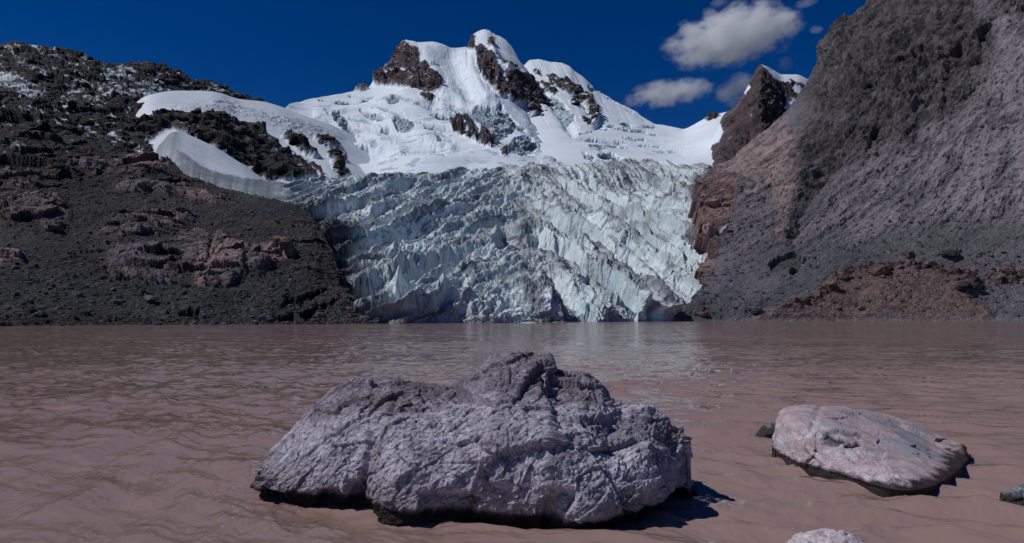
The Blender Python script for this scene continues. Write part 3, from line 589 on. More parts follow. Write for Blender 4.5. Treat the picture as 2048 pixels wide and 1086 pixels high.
# ---------------------------------------------------------------- right scree slope
def sh(ys): return (py_of(-2.5, ys - 9), ys - 9), (py_of(.15, ys), ys)
cols = [[(1318, 660, 280), (1335, 645, 290), (1352, 628, 296), (1402, 566, 326), (1414, 515, 352), (1418, 455, 388), (1386, 398, 440), (1428, 336, 535)],
        [(1395, *sh(294)[0]), (1395, *sh(294)[1]), (1425, 610, 305), (1462, 545, 330), (1470, 480, 365), (1462, 415, 410), (1458, 358, 465), (1470, 312, 570)]]
for x0, ys, rows in [(1500, 297, [(1520, 600, 306), (1545, 530, 332), (1555, 450, 372), (1550, 375, 425), (1545, 305, 490), (1558, 238, 610)]),
                     (1600, 297, [(1620, 590, 308), (1640, 505, 335), (1645, 415, 375), (1640, 320, 430), (1628, 235, 500), (1620, 160, 630)]),
                     (1680, 296, [(1690, 590, 308), (1700, 495, 335), (1705, 395, 375), (1690, 285, 430), (1665, 180, 505), (1636, 132, 640)]),
                     (1760, 294, [(1770, 588, 306), (1780, 485, 334), (1780, 375, 372), (1755, 250, 425), (1700, 135, 500), (1642, 92, 645)]),
                     (1820, 292, [(1830, 585, 305), (1840, 475, 332), (1840, 355, 368), (1815, 220, 415), (1750, 100, 490), (1668, 58, 650)]),
                     (1900, 289, [(1910, 582, 304), (1920, 465, 329), (1915, 330, 362), (1890, 180, 405), (1820, 60, 475), (1702, 30, 655)]),
                     (1980, 285, [(1990, 580, 302), (1995, 450, 325), (1990, 305, 355), (1960, 145, 395), (1890, 10, 460), (1748, -12, 655)]),
                     (2070, 280, [(2075, 575, 298), (2080, 430, 320), (2075, 275, 346), (2050, 100, 383), (1985, -60, 445), (1850, -100, 660)]),
                     (2250, 268, [(2255, 565, 285), (2260, 410, 305), (2250, 230, 330), (2230, 30, 363), (2180, -150, 420), (2050, -250, 660)]),
                     (2550, 250, [(2550, 550, 264), (2550, 380, 283), (2550, 180, 305), (2540, -50, 335), (2500, -280, 395), (2350, -450, 660)])]:
    cols.append([(x0, *sh(ys)[0]), (x0, *sh(ys)[1])] + rows)
P, px, py = surface(cols, 1150, 980)
X, Y, Z = P[..., 0], P[..., 1], P[..., 2]
N = blur(normals(P), 6); WF = Warp(px, py, 8, .022, 163); WS = Warp(px, py, 3.5, .07, 165)
# along-fall coordinates: q across the streaks, p along them
fd = np.array([126, 70, 80.]); fd /= np.linalg.norm(fd); u2 = np.cross([0, 0, 1.], fd); u2 /= np.linalg.norm(u2); u3 = np.cross(fd, u2)
PQ = np.stack([P @ fd, P @ u2, P @ u3], -1); PQ = PQ + fbm(P, .01, 3, 166)[..., None] * 8
crag = WF.region([[(1640, -50), (1640, 80), (1620, 160), (1600, 195), (1640, 230), (1700, 250), (1790, 255), (1850, 250), (1900, 235), (1950, 200), (1985, 130), (1990, 60), (1950, 20), (1940, -80)],
                  [(1690, 330), (1640, 380), (1610, 420), (1590, 470), (1575, 480), (1590, 380), (1590, 300), (1620, 240), (1700, 230), (1850, 230), (1830, 280), (1760, 300)], [(1960, -100), (2300, -100), (2300, 60), (2080, 50), (1990, 10)]], 34)
crag = crag * sstep(-.75, -.1, fbm(P, .03, 5, 190) + .35)
bench = WF.region([[(1500, 645), (1560, 615), (1650, 590), (1665, 555), (1760, 530), (1850, 535), (1935, 548), (1975, 575), (1940, 600), (1985, 625), (1950, 655), (1500, 660)]], 12)
benchrim = WF.lines([[(1670, 560), (1690, 545), (1760, 535), (1850, 535), (1940, 560), (1950, 575)], [(1990, 560), (2050, 545), (2100, 540)], [(1560, 615), (1620, 600), (1665, 580)]], 7)
fa, fe, fr = facet(P + fbm(P, .03, 3, 2)[..., None] * 10, (.035, .035, .03), 171); fb, fe2, fr2 = facet(PQ, (.06, .12, .12), 172); fc, fe3, fr3 = facet(P, (.35, .35, .35), 173)
st = fbm(PQ, (.012, .09, .09), 5, 174, .62); st2 = fbm(PQ, (.05, .35, .35), 4, 175, .62); rib = fbm(PQ, (.01, .05, .05), 5, 176, .55, True)
upper = sstep(520, 440, py + (px - 1700) * .12)
D = crag * (fa * 2.2 + facet(PQ, (.03, .10, .10), 194)[0] * 3.2 + fb * .9 + rib * 3.0 + st * 3.5 + st2 * 1.2 + fbm(P, .16, 5, 177, .62, True) * .5 + facet(P, .19, 193)[0] * .8 + fc * .6) + (1 - crag) * (upper * (st * 3.0 + st2 * 1.0 + rib * 2.2 + fc * .5 + fb * .5) + (1 - upper) * (st * 1.2 + fbm(P, .05, 4, 178) * 1.2))
D += WS.lines([[(1690, 300), (1640, 360), (1605, 420), (1588, 475)]], 14) * -4
D -= WF.region([[(1880, 120), (1910, 85), (1960, 90), (1955, 125), (1920, 145)]], 8) * 4
D += bench * 2.2 + benchrim * (1.4 + 2.2 * fc) + fbm(P, .3, 4, 179) * .35
cave = WS.region([[(1538, 528), (1552, 515), (1590, 502), (1605, 515), (1618, 516), (1585, 550), (1580, 540), (1590, 530), (1560, 538), (1545, 540)]], 2); D -= cave * 3.0
st_, se1, sr1 = facet(P, .5, 180); s2_, se2, sr2 = facet(P, 1.1, 181)
D += (1 - crag) * (np.maximum(sr1 - .82, 0) * 4 * sstep(.05, .3, se1) + np.maximum(sr2 - .75, 0) * 1.8 * sstep(.05, .3, se2))
D *= sstep(-1, 1.5, Z)
Pd = P + N * D[..., None]
ed = np.exp(-np.arange(P.shape[1]) / (40 * Q))[None, :] * sstep(0, 12, Z)
Pd[..., 0] += ed * fbm(P, .06, 5, 192, .6) * 14
n1 = fbm(P, .02, 5, 182); n2 = fbm(P, .12, 5, 183, .65); n3 = fbm(P, .6, 4, 184, .65)
c = cmix([.088, .088, .102], [.140, .130, .144], sstep(-.4, .4, n1 + .4 * n2 + .5 * st))
pale = sstep(-.35, .35, st * 1.1 + st2 * .5 + .10) * upper
c = cmix(c, [.275, .240, .268], pale * (.35 + .65 * sstep(1650, 1900, px + (py - 300) * .6)) * .9)
green = WF.region([[(1840, 430), (1700, 520), (1640, 540), (1740, 560), (2000, 500), (2048, 470), (2040, 440)], [(1620, 470), (1670, 470), (1660, 500), (1625, 505)]], 20)
c = cmix(c, [.085, .092, .095], green * .6)
pink = WF.region([[(1425, 338), (1480, 300), (1540, 245), (1575, 235), (1600, 280), (1600, 350), (1580, 420), (1570, 490), (1555, 480), (1560, 400), (1530, 360), (1480, 350)], [(1490, 385), (1520, 360), (1525, 375), (1500, 390)]], 8)
c = cmix(c, [.40, .265, .245], pink * sstep(-.35, .3, n2 + st * .6) * .85)
redd = WF.region([[(1385, 395), (1425, 345), (1475, 350), (1460, 420), (1430, 500), (1412, 570), (1390, 560), (1400, 450)]], 7)
c = cmix(c, [.135, .082, .078], redd * .85); ch = redd * sstep(.12, .3, fa + .4 * n2) ; c = cmix(c, [.30, .195, .175], ch * .8)
ck = cmix([.016, .016, .019], [.110, .100, .106], sstep(-.45, .55, n2 * .8 + .25 * fb + .9 * st2 + .3 * n3)); ck = cmix(ck, [.12, .095, .10], sstep(.1, .5, st) * .5); ck = cmix(ck, [.075, .08, .072], sstep(.1, .5, n1) * .5)
ck = cmix(ck, [.15, .13, .145], sstep(.05, .5, st2 + n1 * .5) * .5)
hole = WF.region([[(1880, 120), (1910, 85), (1960, 90), (1955, 125), (1920, 145)], [(1900, 10), (1960, 0), (1990, 30), (1950, 35)]], 8)
ck = cmix(ck, [.02, .018, .02], hole * .8); ck = cmix(ck, [.14, .105, .108], WF.region([[(1850, 70), (1940, 60), (1970, 130), (1880, 150), (1840, 120)]], 20) * sstep(-.2, .4, n2) * .7)
c = cmix(c, ck, crag * .9)
c = cmix(c, cmix([.105, .070, .066], [.19, .125, .115], sstep(-.4, .4, n3 + n2 * .4)), bench * .85)
c = cmix(c, cmix([.045, .032, .03], [.13, .08, .072], fr3), np.clip(benchrim * 1.2, 0, 1) * .9)
c = cmix(c, [.04, .038, .038], cave * .6)
c = cmix(c, [.26, .24, .24], (sr2 > .94) * .5 * (1 - crag)); c = cmix(c, [.05, .045, .045], (sr1 > .9) * .5 * (1 - crag))
lines_ = sstep(.10, .35, fbm(PQ, (.03, .5, .5), 5, 195, .6)); c = cmix(c, c * .45, lines_ * upper * .4)
c = cmix(c, [.17, .165, .165], sstep(2.2, .4, Z + 1.2 * n2) * sstep(-.3, .3, n1 + n3 * .5) * .7)
c *= (1 + .28 * n3)[..., None]
tag(grid_obj("scree_slope", Pd, M_scree, np.clip(c, .01, .9), skirts={'top': [(40, 20), (200, 160)], 'left': [(8, 8), (20, 30)], 'right': [(60, 0)]}),
    "steep grey and purple scree slope with dark crags at right", "slope", kind="structure")
ROCKS_AT.append(("right", Pd[60:, 20:], c[60:, 20:], crag[60:, 20:], py[60:, 20:], px[60:, 20:]))

# lake bed and land far round
bed = np.array([[-3000, -3000, -3.2], [3000, -3000, -3.2], [3000, 4000, -3.2], [-3000, 4000, -3.2]], float)
Mbed = bpy.data.materials.new("lake bed"); nt, n, l, b = nodes_of(Mbed); b.inputs['Base Color'].default_value = (.08, .06, .05, 1)
tn = n.new("ShaderNodeTexNoise"); tn.inputs['Scale'].default_value = .5; rp = n.new("ShaderNodeValToRGB"); rp.color_ramp.elements[0].color = (.05, .04, .035, 1); rp.color_ramp.elements[1].color = (.12, .09, .08, 1)
l.new(tn.outputs[0], rp.inputs[0]); l.new(rp.outputs[0], b.inputs['Base Color'])
tag(mesh_obj("ground", bed, np.array([[0, 1, 2, 3]]), Mbed), "brown silt ground under and around the lake", "ground", kind="structure")

# ================================================================== LAKE
Mw = bpy.data.materials.new("silty water"); nt, n, l, b = nodes_of(Mw)
geo = n.new("ShaderNodeNewGeometry"); tn = n.new("ShaderNodeTexNoise"); tn.inputs['Scale'].default_value = .12; tn.inputs['Detail'].default_value = 5
l.new(geo.outputs['Position'], tn.inputs['Vector']); rp = n.new("ShaderNodeValToRGB")
rp.color_ramp.elements[0].position = .3; rp.color_ramp.elements[0].color = (.268, .180, .160, 1); rp.color_ramp.elements[1].position = .7; rp.color_ramp.elements[1].color = (.298, .205, .184, 1)
l.new(tn.outputs[0], rp.inputs[0]); l.new(rp.outputs[0], b.inputs['Base Color'])
# wind ripples finer than the mesh: slopes from noise added to the surface normal
acc = geo.outputs['Normal']
for sc, amp_, sx, rot in [(32, .08, .45, 25), (9, .12, .42, 14), (3.0, .15, .45, 8), (.9, .13, .5, -6), (.10, .05, .4, 0)]:
    mp = n.new("ShaderNodeMapping"); mp.inputs['Scale'].default_value = (sc * sx, sc, sc); mp.inputs['Rotation'].default_value = (0, 0, R_(rot))
    l.new(geo.outputs['Position'], mp.inputs[0]); t = n.new("ShaderNodeTexNoise"); t.inputs['Scale'].default_value = 1; t.inputs['Detail'].default_value = 3; l.new(mp.outputs[0], t.inputs['Vector'])
    sb = n.new("ShaderNodeVectorMath"); sb.operation = 'SUBTRACT'; sb.inputs[1].default_value = (.5, .5, .5); l.new(t.outputs['Color'], sb.inputs[0])
    ml = n.new("ShaderNodeVectorMath"); ml.operation = 'MULTIPLY'; ml.inputs[1].default_value = (amp_ * 1.9, amp_ * 3.8, 0); l.new(sb.outputs[0], ml.inputs[0])
    ad = n.new("ShaderNodeVectorMath"); ad.operation = 'ADD'; l.new(acc, ad.inputs[0]); l.new(ml.outputs[0], ad.inputs[1]); acc = ad.outputs[0]
nm = n.new("ShaderNodeVectorMath"); nm.operation = 'NORMALIZE'; l.new(acc, nm.inputs[0])
# silt scatters light below the surface, so the matte part barely follows the ripples; the reflection does
up = n.new("ShaderNodeVectorMath"); up.operation = 'ADD'; up.inputs[1].default_value = (0, 0, 1.6); l.new(geo.outputs['Normal'], up.inputs[0])
un = n.new("ShaderNodeVectorMath"); un.operation = 'NORMALIZE'; l.new(up.outputs[0], un.inputs[0])
df = n.new("ShaderNodeBsdfDiffuse"); l.new(rp.outputs[0], df.inputs['Color']); l.new(un.outputs[0], df.inputs['Normal'])
gl = n.new("ShaderNodeBsdfGlossy"); gl.inputs['Roughness'].default_value = .06; l.new(nm.outputs[0], gl.inputs['Normal'])
fr = n.new("ShaderNodeFresnel"); fr.inputs['IOR'].default_value = 1.5; l.new(nm.outputs[0], fr.inputs['Normal'])
mxs = n.new("ShaderNodeMixShader"); l.new(fr.outputs[0], mxs.inputs[0]); l.new(df.outputs[0], mxs.inputs[1]); l.new(gl.outputs[0], mxs.inputs[2])
n.remove(b); l.new(mxs.outputs[0], n["Material Output"].inputs['Surface'])
nr, nc = int(900 * Q), int(1300 * Q)
yy = np.concatenate([[-400, -40, -6, 1, 2.2], 1 / np.linspace(1 / 3.6, 1 / 440, nr)])
ax = np.tan(np.linspace(math.atan(-.95), math.atan(.95), nc)); ax = np.concatenate([[-6, -2], ax, [2, 6]])
Yw = np.repeat(yy[:, None], len(ax), 1); Xw = ax[None, :] * np.maximum(np.abs(Yw), 8 * (Yw < 3))
Xw = np.where(Yw < 3.3, ax[None, :] * np.maximum(3.3, np.abs(Yw)), Xw)
dy = np.abs(np.gradient(yy))[:, None] + 0 * Xw
H = np.zeros_like(Xw); rs = np.random.RandomState(5)
Pw = np.stack([Xw, Yw, 0 * Xw], -1)
wx = fbm(Pw, .25, 3, 200); wy = fbm(Pw, .25, 3, 203)
calm = 1 - .75 * np.exp(-(((Xw + .3) / 3.2)**2 + ((Yw - 5.2) / 1.0)**2))   # lee of the boulder
for k in range(46):
    lam = .09 * (1.9 / .09) ** (rs.rand()); 
    if k < 14: th = rs.normal(math.radians(8), .22); lam = rs.uniform(.45, 1.3); a = .0105 * lam
    elif k < 30: th = rs.normal(math.radians(80), .45); a = .0125 * lam; lam = min(lam, .7)
    else: th = rs.normal(math.radians(35), .6); a = .0125 * lam
    kx, ky = math.cos(th) * 2 * math.pi / lam, math.sin(th) * 2 * math.pi / lam
    left = sstep(1.5, -2.5, Xw) if k < 14 else (sstep(-3.0, 1.5, Xw) * .8 + .35 if k < 30 else 1.0)
    vis = sstep(2.2, 5, lam / np.maximum(dy * abs(math.sin(th)) + Yw / 1365 * 2 * abs(math.cos(th)), 1e-3))
    ph = kx * (Xw + wx * .9) + ky * (Yw + wy * .9) + rs.rand() * 6.28
    H += a * left * vis * (1 - np.abs(np.sin(ph / 2)) * 2) * (.75 + .6 * wx)
# rings spreading round the rocks
for (cx, cy, lam, a, rr) in [(1.9, 7.0, .22, .006, 2.2), (3.6, 9.0, .3, .006, 2.5), (-1.5, 7.0, .25, .004, 2.0)]:
    r = np.hypot(Xw - cx, Yw - cy) + wx * .25; H += a * np.sin(2 * np.pi * r / lam) * np.exp(-(r / rr)**2) * sstep(2.2, 5, lam / dy)
Pw[..., 2] = H * calm * sstep(3.2, 3.8, Yw)
tag(grid_obj("lake", Pw, Mw), "reddish brown silty lake rippled by the wind", "lake", kind="structure")

# ================================================================== ROCKS IN THE LAKE
def water_pt(px, py):
    d = unproj(np.array(float(px)), np.array(float(py)), np.array(1.0)) - np.array([0, 0, CZ]); t = -CZ / d[2]
    return np.array([0, 0, CZ]) + d * t
def rock_mat(name, bumps, var):
    m = ground_mat(name, bumps, rough=.82, spec=.25, var=var); return m
M_bould = rock_mat("pitted grey rock", [(9, .05, 'n'), (38, .022, 'n'), (120, .006, 'n')], ((26, .42), (5, .22), (75, .45)))
M_pink = rock_mat("smooth pink rock", [(8, .012, 'n'), (45, .005, 'n'), (140, .003, 'n')], ((70, .3), (22, .2), (9, .12)))
def rock_net(colsW, nc, nr):
    A = np.array(colsW, float)             # C,R,3 in world metres
    A = catmull(A, even(A[..., [0, 2]] if False else A, int(nc * Q), .02)); A = A.transpose(1, 0, 2)
    B = A[..., [1, 2, 0]]; A = catmull(A, even(B, int(nr * Q), .01)); return A
def lake_rock_cols(tr, prof, backD=.95, under=.5, ucx=0):
    """tr: (px, front py, ridge py, ridge Y, undercut m). prof: rows (back share, height share)"""
    cols = []
    for i, (x, pf, pr, Yr, uc) in enumerate(tr):
        f = water_pt(x, pf); r = unproj(np.array(float(x)), np.array(float(pr)), np.array(float(Yr)))
        h = max(r[2], .02); D = r - f; D[2] = 0; L = max(np.linalg.norm(D), .05); d = D / L
        uc = uc + ucx * (.6 + .8 * math.sin(i * 1.9) ** 2); c = [f + d * (uc + .14) + [0, 0, -under], f + d * uc, f + d * uc * .45 + [0, 0, .09 * h]]
        for b_, z_ in prof: c.append(f + D * b_ + [0, 0, z_ * h])
        c.append(r)
        bk = min(backD, L * 1.1)
        for b_, z_ in ((.35, .86), (.75, .4), (1, -under / h)): c.append(r + d * bk * b_ + [0, 0, (z_ - 1) * h])
        cols.append(c)
    def close(c, dx):
        c = np.array(c); y = c[:, 1]; ym = (y.min() + y.max()) / 2; c = c.copy(); c[:, 1] = ym + (y - ym) * .12; c[:, 0] = c[:, 0].mean() + dx; c[:, 2] = c[:, 2] * np.where(c[:, 2] > 0, .80, 1); return c
    return [close(cols[0], -.10)] + cols + [close(cols[-1], .06)]
tr = [(522, 984, 945, 7.6, .04), (532, 990, 920, 7.7, .08), (560, 1000, 888, 7.8, .14), (600, 1005, 842, 7.85, .14), (640, 1007, 808, 7.85, .12), (700, 1009, 768, 7.8, .14), (745, 1012, 756, 7.75, .12), (785, 1030, 749, 7.7, .10), (830, 1038, 753, 7.7, .12),
      (905, 1043, 758, 7.65, .14), (960, 1045, 741, 7.65, .16), (990, 1047, 722, 7.6, .16), (1040, 1050, 713, 7.55, .18), (1085, 1054, 709, 7.5, .20), (1100, 1056, 709, 7.5, .2), (1107, 1057, 740, 7.5, .18), (1140, 1060, 749, 7.45, .12), (1170, 1060, 754, 7.4, .10), (1197, 1058, 772, 7.35, .12), (1226, 1055, 806, 7.25, .14),
      (1265, 1050, 811, 7.2, .16), (1300, 1044, 815, 7.15, .2), (1325, 1032, 830, 7.1, .26), (1347, 1018, 848, 7.05, .34), (1364, 1006, 855, 7.0, .40), (1372, 998, 868, 6.98, .42)]
A = rock_net(lake_rock_cols(tr, [(.06, .24), (.16, .44), (.36, .64), (.66, .84), (.86, .94)], ucx=.05), 1000, 760)
q = proj(A); qx, qy = q; N = blur(normals(A), 4)
if (N[:, :, 1].mean(1)[int(len(A) * .3)]) > 0: N = -N
front = sstep(1, -1, (np.arange(len(A)) - len(A) * .72) / 6.)[:, None] * np.ones(A.shape[:2])
WB = Warp(qx, qy, 6, .02, 203); WC = Warp(qx, qy, 3, .05, 205)
wpP = A + fbm(A, 1.1, 4, 2)[..., None] * .06
g1, e1, r1 = facet(wpP, (.95, .95, 1.15), 211); g2, e2, r2 = facet(A + fbm(A, 3, 3, 3)[..., None] * .06, (4.2, 4.2, 4.2), 212); g3, e3, r3 = facet(A + fbm(A, 9, 2, 4)[..., None] * .02, (12, 12, 12), 213)
g4, e4, r4 = facet(A, 30, 216); rdg = fbm(A, (2.2, 2.2, 3.2), 6, 214, .6, True); fn = fbm(A, 9, 5, 215, .65)
topw = mix(1, .45, sstep(.45, .62, np.arange(len(A)) / len(A)))[:, None]
AA = np.stack([A[..., 0] * .86 + A[..., 2] * .5, A[..., 1], -A[..., 0] * .5 + A[..., 2] * .86], -1)
an = fbm(AA + fbm(A, 2, 3, 217)[..., None] * .1, (1.6, 4, 6.5), 6, 218, .62, True); g5, e5, r5 = facet(AA, (2.2, 5, 5.5), 219); g6, e6, r6 = facet(AA, (14, 26, 26), 226)
D = (g1 * .105 + g5 * .030) * topw + (an - .4) * .013 + g6 * .011 + g3 * .008 + fn * .012
D -= sstep(.04, 0, e1) * .02 + sstep(.06, 0, e5) * .004
crk = WC.lines([[(752, 840), (750, 870), (742, 900), (738, 925), (722, 990)], [(790, 800), (770, 850), (740, 910)], [(1086, 735), (1090, 760), (1100, 790)]], 7); D -= crk * front * .06
crk2 = WC.lines([[(1086, 735), (1090, 760), (1102, 788)]], 5); D -= crk2 * front * .14
crk3 = WC.lines([[(1165, 845), (1200, 900), (1245, 915), (1262, 945)], [(985, 760), (1000, 770), (1040, 768)], [(850, 790), (870, 825)], [(1160, 835), (1240, 850), (1300, 845)], [(1190, 890), (1250, 920)], [(640, 850), (690, 870)], [(1100, 748), (1150, 758), (1200, 800)]], 3.5); D -= crk3 * front * .035
hol = WB.region([[(1085, 1000), (1110, 980), (1145, 978), (1150, 1000), (1130, 1035), (1090, 1040)], [(840, 990), (870, 985), (930, 985), (960, 1000), (940, 1030), (850, 1025)], [(700, 960), (730, 960), (735, 1000), (700, 1005)], [(635, 985), (680, 975), (690, 995), (640, 1000)]], 7); D -= hol * front * .09
boss = WB.region([[(770, 840), (900, 800), (1000, 800), (1130, 830), (1160, 880), (1120, 960), (980, 970), (800, 960), (760, 900)]], 26) * .07 + WB.region([[(1165, 838), (1310, 822), (1372, 870), (1360, 905), (1290, 890), (1215, 905)]], 7) * -.06; D += boss * front
rt = WB.region([[(1330, 905), (1375, 880), (1390, 1010), (1290, 1060), (1280, 1000), (1320, 960)]], 10); D -= rt * front * .06
top_ = WB.region([[(600, 845), (640, 790), (720, 740), (980, 680), (1110, 680), (1240, 790), (1230, 815), (1100, 800), (1000, 790), (880, 800), (840, 840), (760, 820), (700, 830)]], 9)
ci_ = np.arange(A.shape[1]) / A.shape[1]; D = D * (sstep(0, .03, ci_) * sstep(1, .97, ci_))[None]
G = A + N * D[..., None]
n1 = fbm(A, 1.6, 5, 220); n2 = fbm(A, 7, 5, 221, .65); n3 = fbm(A, 28, 4, 222, .7)
c = cmix([.24, .225, .265], [.60, .585, .66], sstep(-.45, .4, n2 * .8 + n1 * .5 + .6 * n3)); c = cmix(c, [.46, .52, .58], sstep(.15, .45, n1) * .4)
c = cmix(c, cmix([.095, .078, .095], [.31, .265, .305], sstep(-.35, .45, n2 + .5 * n3)), np.clip(blur(top_, 14) * (.7 + 1.5 * n1 + .4 * n2), 0, .85))
rb = WB.region([[(1150, 838), (1310, 822), (1372, 870), (1360, 905), (1290, 890), (1200, 905)], [(770, 735), (905, 750), (905, 775), (790, 775)]], 8); c = cmix(c, [.16, .145, .17], rb * .6)
c = cmix(c, [.13, .12, .14], sstep(.12, .4, n2 * .6 + n3 * .5 + .1 * g1) * .6); c = cmix(c, [.72, .70, .78], sstep(.28, .5, n3 + .3 * n2) * .5)
silt = sstep(.34, .15, G[..., 2] + .08 * n1); c = cmix(c, [.20, .155, .15], silt * sstep(-.3, .3, n2) * .6)
wet = sstep(.13, .05, G[..., 2] + .05 * n2 + .05 * n1 + .03); c = cmix(c, [.010, .008, .008], wet * .97)  # near-black paints the undercut's shade over the wet foot of the boulder
c = c * np.array([1.0, .97, 1.0]) * mix(1.06, 1.05, top_)[..., None]
tag(grid_obj("boulder", G, M_bould, np.clip(c, .01, .9)), "huge rugged grey boulder rising from the water in the foreground", "boulder")

tr = [(1549, 898, 866, 9.35, .05), (1554, 910, 840, 9.4, .06), (1568, 920, 819, 9.5, .07), (1600, 935, 812, 9.6, .06), (1640, 946, 813, 9.75, .04), (1680, 957, 815, 9.85, .05), (1720, 967, 820, 9.95, .05), (1760, 979, 827, 10.0, .04), (1800, 986, 839, 9.95, .03),
      (1840, 983, 854, 9.8, .02), (1875, 972, 872, 9.6, .01), (1900, 957, 885, 9.4, 0), (1920, 940, 896, 9.25, 0), (1932, 924, 905, 9.18, 0)]
prof = [[(.02, .32), (.05, .58), (.12, .82), (.35, .95), (.7, .99)], [(.07, .22), (.17, .40), (.32, .58), (.55, .76), (.8, .90)]]
def prf(x): t = float(sstep(1580, 1860, np.array(float(x)))); return [(mix(a[0], b_[0], t), mix(a[1], b_[1], t)) for a, b_ in zip(*prof)]
cl = [lake_rock_cols([t_], prf(t_[0]), .5, .3)[1] for t_ in tr]
def close2(c, dx):
    c = np.array(c); y = c[:, 1]; ym = (y.min() + y.max()) / 2; c[:, 1] = ym + (y - ym) * .15; c[:, 0] = c[:, 0].mean() + dx; c[:, 2] *= np.where(c[:, 2] > 0, .7 if dx < 0 else .02, 1); return c
A = rock_net([close2(cl[0], -.05)] + cl + [close2(cl[-1], .10)], 640, 420)
qx, qy = proj(A); N = blur(normals(A), 4)
if (N[:, :, 1].mean(1)[int(len(A) * .3)]) > 0: N = -N
WB = Warp(qx, qy, 4, .03, 233); fr_ = sstep(1, -1, (np.arange(len(A)) - len(A) * .75) / 6.)[:, None] * np.ones(A.shape[:2])
g1, e1, r1 = facet(A + fbm(A, 1.4, 4, 2)[..., None] * .15, (1.6, 1.6, 1.6), 241); g2, e2, r2 = facet(A, (5, 5, 5), 242)
lowf = WB.region([[(1590, 870), (1640, 850), (1720, 880), (1790, 930), (1830, 975), (1800, 1000), (1540, 930), (1540, 870)]], 14)
D = g1 * .030 + g2 * .008 * (.4 + lowf) + fbm(A, 3, 6, 243, .55) * .02 + fbm(A, 14, 4, 244, .6, True) * .006 * (.4 + lowf)
ck = WB.lines([[(1642, 880), (1655, 872), (1690, 878), (1700, 886)], [(1690, 890), (1720, 890)], [(1612, 900), (1640, 930), (1632, 948)], [(1650, 870), (1680, 862), (1722, 874)]], 3.2); D -= ck * fr_ * .022
ck2 = WB.region([[(1642, 888), (1655, 870), (1688, 876), (1690, 884), (1660, 890)], [(1692, 886), (1715, 886), (1722, 891), (1690, 892)]], 4); D -= ck2 * fr_ * .028
D -= WB.lines([[(1615, 890), (1650, 925), (1640, 950)], [(1690, 905), (1730, 940), (1770, 975)], [(1640, 818), (1625, 850), (1610, 880)], [(1640, 818), (1700, 850), (1800, 880)]], 6) * fr_ * .018
D = D * sstep(-.05, .06, A[..., 2]) + fbm(A, 9, 4, 246, .6) * .012 * sstep(.15, .05, A[..., 2])
G = A + N * D[..., None]
n1 = fbm(A, 1.7, 5, 251); n2 = fbm(A, (6, 6, 12), 5, 252, .6); n3 = fbm(A, 40, 4, 253, .7)
c = cmix([.40, .30, .315], [.56, .43, .445], sstep(-.4, .4, n2)); c = cmix(c, [.44, .425, .47], sstep(-.1, .35, n1 + .3 * n2) * .75)
blue = WB.region([[(1640, 815), (1760, 825), (1850, 855), (1870, 880), (1900, 915), (1860, 915), (1800, 890), (1720, 850), (1650, 835)]], 16); c = cmix(c, [.19, .225, .27], blue * sstep(-.25, .25, n1 + .6 * n2) * .85)
c = cmix(c, [.56, .54, .60], lowf * sstep(-.3, .3, n2 + .4 * n3) * .7); c = cmix(c, [.13, .12, .13], sstep(.25, .5, n3 * .8 + n2 * .3) * .5)
c = cmix(c, [.05, .045, .05], np.clip(ck * .5 + ck2 * .8, 0, 1) * fr_)
wet = sstep(.095, .04, G[..., 2] + .05 * n2 + .03 * n1); c = cmix(c, [.020, .012, .011], wet * .95)
tag(grid_obj("boulder", G, M_pink, np.clip(c * .86, .01, .9)), "smooth pink and blue-grey slab boulder right of the biggest boulder", "boulder")

# ------------------------------------------------------------------ rounder rocks: one mesh each, from a chipped ball
import bmesh
_ico = {}
def ico(sub):
    if sub not in _ico:
        bm = bmesh.new(); bmesh.ops.create_icosphere(bm, subdivisions=sub, radius=1); V = np.array([v.co[:] for v in bm.verts]); T = np.array([[v.index for v in f.verts] for f in bm.faces]); bm.free(); _ico[sub] = (V, T)
    return _ico[sub]
def chip(sub, seed, rough=.3, box=.0):
    V, T = ico(sub); rr = np.random.RandomState(seed); U = V.copy()
    for k in range(9):                     # cut flats: angular blocks
        nrm = rr.normal(size=3); nrm /= np.linalg.norm(nrm); lim = rr.uniform(.55, .88); d = U @ nrm
        U = U - np.maximum(d - lim, 0)[:, None] * nrm * .92
    g, e, _r = facet(V * 1.0 + seed * 3.1, 1.9, seed); g2, _e, _r = facet(V + seed, 5.0, seed + 1)
    U = U * (1 + rough * (.35 * g + .14 * g2 + .3 * fbm(V + seed, 3, 4, seed)))[:, None]
    return U, T
def lake_stone(loc, size, rz, seed, mat, ca, cb, label, wetz=.05, sub=6, tilt=0.):
    U, T = chip(sub, seed); U = U * np.array(size)
    c_, s_n = math.cos(tilt), math.sin(tilt); U = np.stack([U[:, 0] * c_ + U[:, 2] * s_n, U[:, 1], -U[:, 0] * s_n + U[:, 2] * c_], 1)
    c_, s_n = math.cos(rz), math.sin(rz); U = np.stack([U[:, 0] * c_ - U[:, 1] * s_n, U[:, 0] * s_n + U[:, 1] * c_, U[:, 2]], 1)
    n2 = fbm(U, 9, 5, seed, .65); n3 = fbm(U, 40, 3, seed, .65)
    c = cmix(ca, cb, sstep(-.4, .4, n2 + .5 * n3)); z = U[:, 2] + loc[2]; c = cmix(c, [.03, .022, .022], sstep(wetz + .03, wetz - .01, z + .03 * n2) * .9)
    o = mesh_obj("boulder", U, T, mat, c); o.location = loc
    return tag(o, label, "boulder")
w = water_pt(1541, 872); lake_stone((w[0] + .10, w[1] + .20, -.02), (.23, .24, .20), .5, 11, M_pink, [.06, .07, .08], [.14, .16, .17], "small dark wedge of rock behind the left end of the pink slab boulder", .10)
